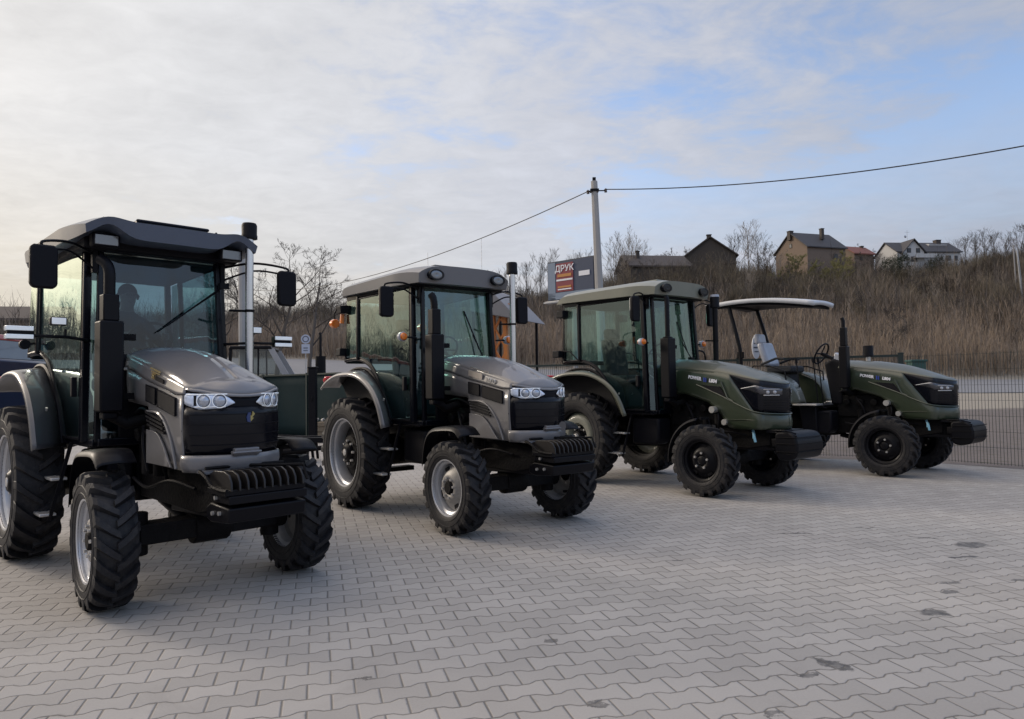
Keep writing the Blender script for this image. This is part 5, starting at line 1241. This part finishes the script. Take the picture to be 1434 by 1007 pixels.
# ------------------------------------------------------------------ the two grey tractors
def roof_wavy(c):
    """blue grey roof whose front edge lifts over the work lamps at both corners"""
    def bump(y): return math.exp(-((abs(y) - .52) / .125) ** 2)
    def hw(x): return interp(x, [-2.86, -2.6, -1.2, -.62], [.66, .73, .73, .68])
    a = M(); nu, nv = 22, 36; vs = []; x0, x1 = -2.84, -.62
    def top(u, y01):
        xf = x1 + .05 * math.cos(y01 * math.pi / 2); x = x0 + (xf - x0) * u; y = y01 * hw(x)
        z = 2.885 + .035 * (1 - u) * (1 - y01 ** 4) - .06 * abs(y01) ** 6 - .015 * u
        fr = max(0, (u - .70) / .30)
        z += -.055 * fr ** 2 + .035 * bump(y) * max(0, (u - .2) / .8)
        z -= max(0, (.14 - u) / .14) ** 2 * .08
        return (x, y, z)
    def bot(u, y01):
        x, y, z = top(u, y01); fr = max(0, (u - .70) / .30); bk = max(0, (.22 - u) / .22)
        zb = 2.70 - .02 * fr + .105 * fr * bump(y) + .05 * bk
        return (x - .02 * fr, y * .985, min(zb, z - .03))
    a.grid(lambda u, v: top(u, 2 * v - 1), nu, nv); a.grid(lambda u, v: bot(u, 1 - 2 * v), nu, nv)
    k = nv + 1; n1 = (nu + 1) * k
    for i in range(nu):
        for (e0, e1) in ((i * k, n1 + i * k + nv), (i * k + nv, n1 + i * k)):
            a.f.append([e0, e1, e1 + k, e0 + k]); a.mi.append(0)
    for j in range(nv):
        for row in (0, nu): a.f.append([row * k + j, row * k + j + 1, n1 + row * k + nv - j - 1, n1 + row * k + nv - j]); a.mi.append(0)
    r_ = a.build('roof', roof_grey, c, smooth=55)
    a = M(); a.box((-1.55, .12, 2.935), (.95, .60, .05)); a.box((-1.08, .12, 2.945), (.03, .62, .03)); a.build('roof_hatch', gloss_black, r_, bevel=.02)
    for (x, y) in ((-1.0, -.46), (-1.0, .46)):
        a = M(); a.tube([(x + .025 * math.cos(k * math.pi / 6), y, 2.885 + .03 * math.sin(k * math.pi / 6)) for k in range(0, 7)], .006, 6); a.build('lifting_eye', blackm, r_)
    a = M(); a.b2((-2.74, -.62, 2.63), (-.90, .62, 2.74)); a.build('roof_lining', blackp, r_, bevel=.02)
    for s in (-1, 1):
        for (x, yw) in ((-.80, 0), (-2.72, math.pi)):
            e = lamp_block(c, 'work_lamp', (x, s * .50, 2.68), (.10, .20, .10), yw, mat('dim lamp lens', (.16, .17, .19), .15, .4, .8))
    return r_
def roof_flat(c, mt, lamps=True, dz=0.0, name='roof'):
    a = M(); nu, nv = 18, 24; z0 = 2.67 + dz
    def hw(x): return interp(x, [-2.95, -2.75, -1.3, -.80], [.60, .70, .69, .62])
    def top(u, v):
        yy = 2 * v - 1; x = -2.93 + (2.10 + .05 * (1 - yy * yy)) * u; y = yy * hw(x)
        z = z0 + .235 - .10 * abs(yy) ** 5 - .09 * max(0, (.16 - u) / .16) ** 2 - .035 * max(0, (u - .8) / .2) ** 2 - .03 * (u - .4) ** 2
        return (x, y, z)
    def bot(u, v): x, y, z = top(u, 1 - v); return (x - .03 * u, y * .985, z0 - .015 + .05 * (1 - u))
    a.grid(top, nu, nv); a.grid(bot, nu, nv); k = nv + 1; n1 = (nu + 1) * k
    for i in range(nu):
        for (e0, e1) in ((i * k, n1 + i * k + nv), (i * k + nv, n1 + i * k)): a.f.append([e0, e1, e1 + k, e0 + k]); a.mi.append(0)
    for j in range(nv):
        for row in (0, nu): a.f.append([row * k + j, row * k + j + 1, n1 + row * k + nv - j - 1, n1 + row * k + nv - j]); a.mi.append(0)
    r_ = a.build(name, mt, c, smooth=45)
    a = M(); a.box((-1.6, .05, z0 + .238), (1.0, .62, .035)); a.build('roof_hatch', gloss_black if lamps else mt, r_, bevel=.015)
    a = M(); a.b2((-2.80, -.62, z0 - .03), (-.94, .62, z0 + .06)); a.build('roof_lining', blackp, r_, bevel=.02)
    for s in (-1, 1):
        e = empty('work_lamp', c, (-.775, s * .43, z0 + .075))
        a = M(); a.lathe([(-.10, .0), (-.10, .075), (.0, .090), (.012, .085), (.012, .065)], (0, 0, 0), 'x', 24); a.v = [(x, y * 1.15, z * .72) for x, y, z in a.v]; a.build('lamp_housing', gloss_black, e)
        a = M(); a.lathe([(.004, 0), (.010, .050), (.006, .068)], (0, 0, 0), 'x', 24); a.v = [(x, y * 1.15, z * .72) for x, y, z in a.v]; a.build('lamp_lens', mat('dim lamp lens', (.16, .17, .19), .15, .4, .8) if lamps else gloss_black, e)
    if lamps:
        a = M(); a.tube([(-2.5 + .03 * math.cos(k * math.pi / 6), -.30, z0 + .225 + .045 * math.sin(k * math.pi / 6)) for k in range(0, 7)], .007, 6); a.build('lifting_eye', blackm, r_)
    return r_
def turn_lamp(c, x, y, z, s):
    e = empty('marker_lamp', c, (x, y, z)); a = M(); a.lathe([(-.03, .0), (-.03, .05), (.02, .055), (.035, .045)], (0, 0, 0), 'x', 20); a.build('lamp_housing', vinyl, e)
    a = M(); a.lathe([(.03, .046), (.055, .035), (.062, 0)], (0, 0, 0), 'x', 20); a.lathe([(-.055, 0), (-.05, .035), (-.028, .046)], (0, 0, 0), 'x', 20); a.build('lamp_lens', orange_l, e)
    a = M(); a.tube([(0, 0, 0), (0, -s * abs(abs(y) - .56), -.01)], .012, 6); a.build('lamp_arm', blackm, e)

def grey_tractor(i, label, variant, steer=0.0, turns=(0.1, .3, .5, .2)):
    t = tractor_base(i, label, 'grey', steer, turns)
    chassis(t, 'grey'); hood, gr = grey_hood(t, None); weights_slotted(t)
    c = cab(t, 2.66, ws=win_front if variant == 1 else win_side)
    rear_fenders(t, fender_shaded if variant == 1 else grey_paint, True); front_fenders(t, 0, 0, pts=curve([(-.52, .66), (-.46, .90), (-.34, 1.03), (-.12, 1.065), (.12, 1.065), (.24, .99)], 4), mt=blackm)
    if variant == 1:
        roof_wavy(c); stack_exhaust(t, -.70, -.49, 1.32, 2.03, 2.24, 2.54, .12, .085, .042)
        intake(t, -.68, .63, 1.62, 2.84, 2.97, chrome, blackp)
        for s in (-1, 1):
            mirror(t, s, (-.62, s * .95, 2.56), (-.60, s * .95, 2.24), (-1.02, s * .52, 2.60), .175, .06, 0)
            # long arm with an outer twin-bar lamp and an inner square lamp
            e = empty('marker_lamp', t); a = M(); a.tube([(-1.06, s * .56, 1.90), (-.92, s * .74, 1.91), (-.90, s * .96, 1.91)], .013, 8); a.tube([(-.92, s * .74, 1.91), (-.92, s * .74, 1.97)], .010, 6); a.build('lamp_arm', blackm, e)
            a = M(); a.box((-.90, s * 1.04, 1.93), (.07, .17, .105)); a.build('lamp_housing', blackp, e, bevel=.012)
            a = M()
            for dz in (-.031, .031): a.box((-.862, s * 1.045, 1.93 + dz), (.014, .17, .034)); a.box((-.90, s * 1.128, 1.93 + dz), (.07, .014, .034))
            a.build('lamp_lens', lamp_glow, e, bevel=.004)
            lamp_block(t, 'work_lamp', (-.92, s * .79, 2.03), (.06, .115, .065), 0, lamp_glow)
            # small rear mirror and lamp on the cab corner
        a = M(); a.tube([(-2.42, -.64, 1.95), (-2.42, -.74, 1.93)], .012, 6); a.tube([(-2.44, -.75, 1.93), (-2.38, -.75, 1.93)], .045, 14); a.build('door_latch', blackp, c)
        wiper(c, Vector((-.93, .50, 2.42)), Vector((-.93, .02, 2.04)), Vector((-.94, .44, 2.36)), Vector((-.94, -.06, 1.98)))
        text('ST', .062, letter_g, 'lettering', hood, frame_m(Vector((-.16, -.336, 1.585)), (1, 0, -.19), (.19, 0, 1)), .004, .002, .2)
        a = M(); a.box((-.02, -.338, 1.556), (.17, .006, .030), ry=.19); a.build('dark_marking', blackp, hood, smooth=0)
        a = M(); a.box((-.13, -.332, 1.632), (.20, .012, .010), ry=.19); a.box((-.12, -.334, 1.612), (.16, .012, .007), ry=.19); a.build('gold_glint', letter_g, hood, smooth=0)  # thin gold bars paint the warm glint reflected along the hood edge
        e = empty('badge', t, (.684, .03, 1.285)); a = M(); a.prism([(-.026, -.03), (-.004, -.036), (-.002, .034), (-.02, .032), (-.032, 0)], 0, .01); a.v = [(y, x, z) for x, y, z in a.v]; a.build('badge_field', blue_badge, e, smooth=0)
        a = M(); a.prism([(-.004, -.03), (.018, -.004), (.006, -.002), (.026, .022), (.012, .040), (.004, .01), (-.006, .012)], 0, .012); a.v = [(y, x, z) for x, y, z in a.v]; a.build('badge_flash', yellow, e, smooth=0)
    else:
        roof_flat(c, roof_grey2, True); stack_exhaust(t, -.70, -.51, 1.34, 2.06, 2.34, 2.52, .05, .080, .040)
        intake(t, -.72, .60, 1.70, 2.84, 2.97, chrome, blackp)
        for s in (-1, 1):
            mirror(t, s, (-1.00, s * .95, 2.60), (-.98, s * .95, 2.26), (-1.04, s * .50, 2.60), .165, .06, 0)
            turn_lamp(t, -1.02, s * .74, 2.05, s)
        # rear lamps: amber on a wire bracket, two grey work lamps
        for s in (-1, 1):
            a = M(); e = empty('rear_marker', c); a.tube([(-2.74, s * .62, 2.58), (-2.98, s * .66, 2.58), (-3.04, s * .68, 2.50), (-3.04, s * .68, 2.38)], .009, 6); a.build('lamp_arm', blackm, e)
            a = M(); a.tube([(-3.0, s * .68, 2.36), (-3.09, s * .68, 2.36)], .062, 10); a.build('lamp_lens', orange_l, e, bevel=.01)
            e = lamp_block(c, 'work_lamp', (-2.72, s * .70, 2.52), (.13, .12, .10), math.pi, silver); e.rotation_euler.x = s * .1
            e = lamp_block(c, 'work_lamp', (-2.80, s * .68, 1.96), (.14, .12, .10), math.pi, silver)
            a = M(); a.tube([(-2.76, s * .69, 2.46), (-2.76, s * .70, 2.34)], .028, 8); a.build('rear_indicator', orange_l, c)
        wiper(c, Vector((-.90, .30, 1.80)), Vector((-.97, .18, 2.10)), Vector((-.93, .25, 1.92)), Vector((-1.0, .08, 2.38)))
        text('TEKO', .066, mat('chrome lettering', (.62, .61, .60), .3, .6), 'lettering', hood, frame_m(Vector((.12, -.340, 1.53)), (1, 0, -.19), (.19, 0, 1)), .004, .002)
        a = M(); a.box((-.16, -.334, 1.60), (.26, .012, .060), ry=.19); a.build('bright_panel', mat('brushed trim plate', (.50, .46, .43), .35, .7), hood, smooth=0)
        a = M(); a.box((-.10, -.318, 1.652), (.36, .012, .012), ry=.19); a.build('bright_strip', chrome, hood, smooth=0)
        a = M(); a.lathe([(0, .0), (0, .042), (.008, .048), (.008, .0)], (.695, .12, 1.065), 'x', 20); a.v = [(x, y, z) for x, y, z in a.v]; a.build('badge', mat('dull chrome badge', (.12, .12, .13), .3, .8), gr)
    return t
T1 = grey_tractor(0, 'nearest grey tractor with a wavy blue grey cab roof and clear headlights', 1, steer=-.052, turns=(.13, .4, .2, .1))
T2 = grey_tractor(1, 'grey tractor with round roof lamps, amber side lamps and silver wheels, second in the row', 2, turns=(.05, .6, .25, .3))

# ------------------------------------------------------------------ the two green tractors
def green_tractor(i, label, open_, turns):
    t = tractor_base(i, label, 'green', 0, turns)
    chassis(t, 'green', steps=not open_); hood, face = green_hood(t); weights_block(t)
    front_fenders(t, 96, 186, .555, blackp, .56, .80)
    text('POWER', .062, letter_w, 'lettering', hood, frame_m(Vector((-.40, -.348, 1.548)), (1, 0, -.16), (.16, 0, 1)), .004, .003)
    text('L804', .062, letter_w, 'lettering', hood, frame_m(Vector((-.10, -.350, 1.500)), (1, 0, -.16), (.16, 0, 1)), .004, .003)
    a = M(); a.box((-.245, -.350, 1.522), (.018, .008, .060)); a.box((-.215, -.350, 1.517), (.012, .008, .060)); a.build('blue_mark', letter_b, hood, smooth=0)
    a = M(); a.cyl((-.10, -.30, 1.115), (-.10, -.40, 1.115), .045, n=16); a.build('pale_filter', alu, t); a = M(); a.cyl((.06, -.28, .95), (.06, -.36, .95), .04, n=14); a.build('pale_filter', alu, t)
    a = M(); a.tube([(.42, -.24, .85), (.46, -.28, .78), (.47, -.27, .70)], .018, 6); a.box((.45, -.27, .78), (.03, .02, .07)); a.build('blue_plug', mat('pale blue plug', (.25, .50, .65), .4), t)
    if not open_:
        c = cab(t, 2.76, 'green', ws=win_side); roof_flat(c, green_grey, False, dz=.10)
        rear_fenders(t, green_pale, True)
        stack_exhaust(t, -.74, -.49, 1.28, 2.12, 2.14, 2.72, 0, .078, .034)
        intake(t, -.70, .58, 1.70, 2.62, 2.80, blackm, blackp, .040, .070, top=vinyl)
        for s in (-1, 1):
            mirror(t, s, (-1.00, s * .88, 2.72), (-.98, s * .88, 2.36), (-1.08, s * .52, 2.72), .16, .06, 0)
            turn_lamp(t, -1.04, s * .70, 2.08, s)
            e = lamp_block(c, 'work_lamp', (-2.70, s * .70, 2.62), (.16, .13, .12), math.pi, gloss_black)
            e = lamp_block(c, 'work_lamp', (-2.82, s * .70, 1.98), (.16, .12, .11), math.pi, silver)
            a = M(); a.tube([(-2.7, s * .72, 2.03), (-2.5, s * .72, 2.0), (-2.35, s * .70, 1.86)], .010, 6); a.build('grab_rail', blackm, c)
        wiper(c, Vector((-.90, .25, 1.84)), Vector((-.97, .12, 2.1)), Vector((-.93, .2, 1.95)), Vector((-1.0, .05, 2.40)))
        a = M(); a.tube(curve([(-1.02, .52, 1.98), (-.98, .66, 1.95), (-.98, .70, 1.80), (-.98, .62, 1.62)]), .014, 6); a.build('grab_rail', blackm, c)
        return t
    # open operator station under a canopy
    a = M(); a.b2((-2.2, -.50, 1.03), (-1.05, .50, 1.08)); a.build('platform', castm, t, bevel=.01)
    for s in (-1, 1):
        a = M(); a.box((-1.28, s * .60, 1.085), (.42, .24, .03)); a.build('foot_plate', alu, t, bevel=.006)
        a = M(); a.prism([(-1.46, 1.06), (-1.16, 1.06), (-1.14, .60), (-1.40, .60)], s * .46, s * .56); a.build('step_box', blackp, t, bevel=.02)
    pts = curve([(-1.42, 1.12), (-1.52, 1.38), (-1.72, 1.56), (-2.05, 1.66), (-2.45, 1.66), (-2.80, 1.55), (-2.95, 1.42)], 4)
    for s in (-1, 1):
        f = arc_fender(t, 'rear_fender', green_pale, -2.24, .684, pts, s * .36, s * .86, .014, .05)
        a = M(); a.prism([(-2.8, 1.2), (-1.5, 1.08)] + [(x, z - .01) for x, z in pts[:-1]], s * .36, s * .385); a.build('fender_skirt', green_paint, f, smooth=0)
        a = M(); a.tube([(-1.60, s * .70, 1.50), (-1.62, s * .70, 1.66), (-1.90, s * .70, 1.76), (-2.2, s * .70, 1.77), (-2.3, s * .70, 1.67)], .013, 6); a.build('grab_rail', blackm, f)
        a = M(); a.box((-2.93, s * .62, 1.50), (.06, .16, .08)); a.build('tail_lamp', red_l, f, bevel=.01)
    a = M(); a.prism([(-1.05, 1.08), (-.86, 1.08), (-.86, 1.80), (-1.0, 1.86), (-1.16, 1.78)], -.22, .22); a.build('dashboard', blackp, t, bevel=.03)
    a = M(); a.prism([(-1.02, 1.80), (-.86, 1.76), (-.90, 1.92), (-1.0, 1.97)], -.17, .17); a.build('instrument_cover', vinyl, t, bevel=.02)
    a = M(); a.tube([(-1.30 + .2 * .45 * math.cos(k * math.pi / 12), .2 * math.sin(k * math.pi / 12), 1.96 + .2 * .85 * math.cos(k * math.pi / 12)) for k in range(25)], .015, 8); a.tube([(-1.05, 0, 1.84), (-1.30, 0, 1.96)], .03, 8); a.tube([(-1.30, -.2, 1.96), (-1.30, .2, 1.96)], .012, 6); a.tube([(-1.30, 0, 1.96), (-1.23, 0, 2.1)], .012, 6); a.build('steering_wheel', blackp, t)
    a = M()
    for (x, y) in ((-1.15, -.30), (-1.22, -.34), (-1.5, -.38)): a.tube([(x, y, 1.1), (x - .06, y - .01, 1.82)], .010, 6); a.cyl((x - .06, y - .01, 1.80), (x - .07, y - .01, 1.88), .022, n=10)
    a.build('lever', blackm, t)
    se = empty('seat', t); a = M(); a.box((-1.98, 0, 1.70), (.50, .48, .13)); a.box((-1.98, 0, 1.40), (.36, .36, .46)); a.build('cushion', seatm, se, bevel=.04)
    a = M(); a.box((-2.30, 0, 1.98), (.12, .44, .48), ry=-.32); a.build('backrest', vinyl, se, bevel=.05)
    a = M(); a.box((-2.46, 0, 2.28), (.10, .30, .20), ry=-.2); a.build('headrest', vinyl, se, bevel=.04)
    for s in (-1, 1): a = M(); a.tube([(-2.3, s * .26, 1.80), (-2.0, s * .28, 1.90), (-1.85, s * .28, 1.89)], .022, 8); a.build('armrest', seatm, se)
    ro = empty('roll_bar', t)
    for s in (-1, 1):
        a = M(); a.tube(curve([(-2.56, s * .52, 1.10), (-2.56, s * .52, 1.95), (-2.62, s * .52, 2.30), (-2.80, s * .50, 2.92)]), .036, 10); a.build('upright', blackm, ro)
        a = M(); a.box((-2.56, s * .52, 1.98), (.12, .05, .12)); a.box((-2.56, s * .52, 1.30), (.10, .12, .30)); a.build('hinge', castm, ro, bevel=.008)
    a = M(); a.tube([(-2.80, -.52, 2.90), (-2.80, .52, 2.90)], .034, 10); a.build('crossbar', blackm, ro)
    a = M(); nu, nv = 16, 10
    def ct(u, v): x = -3.08 + 1.86 * u; y = (2 * v - 1) * (.60 - .22 * u * u); return (x, y, 2.985 + .06 * math.sin(math.pi * min(u * .9 + .1, 1)) - .03 * (2 * v - 1) ** 2 - .10 * u * u)
    a.grid(ct, nu, nv); a.build('canopy', mat('pale grey canopy', (.60, .61, .63), .4, coat=.3), t, solid=.075, smooth=50)
    a = M(); a.grid(lambda u, v: (-3.04 + 1.76 * u, (2 * v - 1) * (.54 - .21 * u * u), 2.922 + .06 * math.sin(math.pi * min(u * .9 + .1, 1)) - .03 * (2 * v - 1) ** 2 - .10 * u * u - .012 * math.sin(math.pi * u)), 14, 8); a.build('canopy_lining', blackp, t, solid=.04)
    sg = empty('warning_plate', t, (-2.72, .30, 2.16), -.25); a = M(); a.lathe([(-.008, .0), (-.008, .17), (.008, .17), (.008, 0)], (0, 0, 0), 'x', 24); a.v = [(x, y * .62, z * 1.35) for x, y, z in a.v]; a.build('plate', letter_w, sg)
    a = M(); a.box((.012, 0, .07), (.006, .12, .020)); a.box((.012, 0, -.01), (.006, .14, .03)); a.box((.012, 0, -.09), (.006, .10, .02)); a.build('plate_marking', mat('dark sign print', (.08, .09, .13)), sg, smooth=0)
    stack_exhaust(t, -.72, -.42, 1.36, 2.05, 2.36, 2.52, 0, .068, .030)
    intake(t, -.68, .42, 1.66, 1.90, 2.08, alu, blackp, .036, .085)
    return t
T3 = green_tractor(2, 'olive green tractor with a glazed cab and amber side lamp, third in the row', False, (.2, .5, .3, .1))
T4 = green_tractor(3, 'olive green tractor without a cab, under a pale canopy, farthest in the row', True, (.33, .15, .4, .2))
# ------------------------------------------------------------------ driver seated in the nearest cab
def person(parent_m, label):
    J = {'pelvis': (-1.98, 0, 1.68, .15, .12), 'waist': (-2.03, 0, 1.84, .145, .10), 'chest': (-2.05, 0, 2.04, .165, .11), 'collar': (-2.03, 0, 2.19, .10, .075), 'neck': (-2.00, 0, 2.27, .055, .055),
         'jaw': (-1.96, 0, 2.335, .068, .070), 'brow': (-1.955, 0, 2.42, .082, .090), 'crown': (-1.965, 0, 2.475, .055, .060)}
    E_ = [('pelvis', 'waist'), ('waist', 'chest'), ('chest', 'collar'), ('collar', 'neck'), ('neck', 'jaw'), ('jaw', 'brow'), ('brow', 'crown')]
    for s, k in ((-1, 'r'), (1, 'l')):
        J.update({'sh' + k: (-2.03, s * .175, 2.13, .068, .068), 'el' + k: (-1.84, s * .27, 1.93, .048, .048), 'wr' + k: (-1.52, s * .185, 1.97, .030, .026), 'pa' + k: (-1.43, s * .175, 1.975, .036, .018),
                  'hi' + k: (-1.93, s * .10, 1.67, .095, .090), 'kn' + k: (-1.52, s * .15, 1.70, .062, .062), 'an' + k: (-1.40, s * .14, 1.22, .040, .040), 'to' + k: (-1.22, s * .14, 1.15, .040, .028)})
        E_ += [('collar', 'sh' + k), ('sh' + k, 'el' + k), ('el' + k, 'wr' + k), ('wr' + k, 'pa' + k), ('pelvis', 'hi' + k), ('hi' + k, 'kn' + k), ('kn' + k, 'an' + k), ('an' + k, 'to' + k)]
        for f in range(4):                                    # four fingers curled over the wheel rim
            dz = .026 - .017 * f; ln = (.9, 1.0, .94, .78)[f]
            J['f%s%da' % (k, f)] = (-1.385, s * .175, 1.975 + dz, .0088, .0088); J['f%s%db' % (k, f)] = (-1.385 + .032 * ln, s * (.175 - .016), 1.972 + dz, .0082, .0082); J['f%s%dc' % (k, f)] = (-1.385 + .030 * ln, s * (.175 - .042 * ln), 1.968 + dz, .0072, .0072)
            E_ += [('pa' + k, 'f%s%da' % (k, f)), ('f%s%da' % (k, f), 'f%s%db' % (k, f)), ('f%s%db' % (k, f), 'f%s%dc' % (k, f))]
        J['t%sa' % k] = (-1.44, s * .150, 2.0, .0105, .0105); J['t%sb' % k] = (-1.405, s * .135, 2.005, .009, .009)
        E_ += [('pa' + k, 't%sa' % k), ('t%sa' % k, 't%sb' % k)]
    names = list(J); me = bpy.data.meshes.new('person'); me.from_pydata([J[n][:3] for n in names], [(names.index(a), names.index(b)) for a, b in E_], [])
    o = bpy.data.objects.new('person', me); col.objects.link(o)
    sk = o.modifiers.new('skin', 'SKIN'); sk.use_smooth_shade = True
    if not me.skin_vertices: me.skin_vertices.new()
    for i, n in enumerate(names):
        v = me.skin_vertices[0].data[i]; v.radius = (J[n][3], J[n][4]); v.use_root = (n == 'pelvis')
    ss = o.modifiers.new('round', 'SUBSURF'); ss.levels = ss.render_levels = 2
    bpy.context.view_layer.update(); dg = bpy.context.evaluated_depsgraph_get()
    m2 = bpy.data.meshes.new_from_object(o.evaluated_get(dg)); bpy.data.objects.remove(o); bpy.data.meshes.remove(me)
    m2.name = 'person'; m2.materials.clear()
    for q in (mat('dark jacket cloth', (.022, .026, .038), .9, bump=.3, bs=120), mat('dark trouser cloth', (.018, .018, .022), .9), mat('skin', (.36, .22, .16), .55, var=.06)): m2.materials.append(q)
    for p in m2.polygons:
        c = p.center
        p.material_index = 2 if (c.z > 2.25 or (c.x > -1.53 and c.z > 1.85)) else (1 if c.z < 1.80 and c.x > -1.97 else 0)
    m2.shade_smooth(); b = bpy.data.objects.new('person', m2); col.objects.link(b); b.matrix_world = parent_m
    a = M(); a.grid(lambda u, v: (-1.965 - .012 + .092 * math.cos(u * 6.283) * math.sin(v * 1.75), .085 * math.sin(u * 6.283) * math.sin(v * 1.75), 2.425 + .095 * math.cos(v * 1.75)), 20, 8); a.build('hair', mat('dark hair', (.02, .016, .013), .8, bump=.5, bs=300), b)
    fz = 2.385
    for s in (-1, 1):
        a = M(); a.lathe([(-.008, .0), (-.008, .006), (0, .012), (.004, .010)], (-1.872, s * .032, 2.40), 'x', 12); a.build('eye', mat('eye', (.12, .10, .09), .2), b)
        a = M(); a.tube([(-1.96, s * .082, 2.415), (-1.972, s * .092, 2.40), (-1.962, s * .084, 2.37)], [.012, .016, .009], 8); a.build('ear', mat('skin', (.36, .22, .16)), b)
    a = M(); a.tube([(-1.880, 0, 2.405), (-1.862, 0, 2.375), (-1.880, 0, 2.362)], [.008, .014, .009], 8); a.build('nose', mat('skin', (.36, .22, .16)), b)
    a = M(); a.tube([(-1.890, -.024, 2.336), (-1.884, 0, 2.333), (-1.890, .024, 2.336)], .006, 6); a.build('mouth', mat('lips', (.28, .13, .11), .5), b)
    return tag(b, label, 'person')
bpy.context.view_layer.update()
person(T1.matrix_world.copy(), 'person in a dark jacket sitting at the wheel inside the nearest grey tractor')
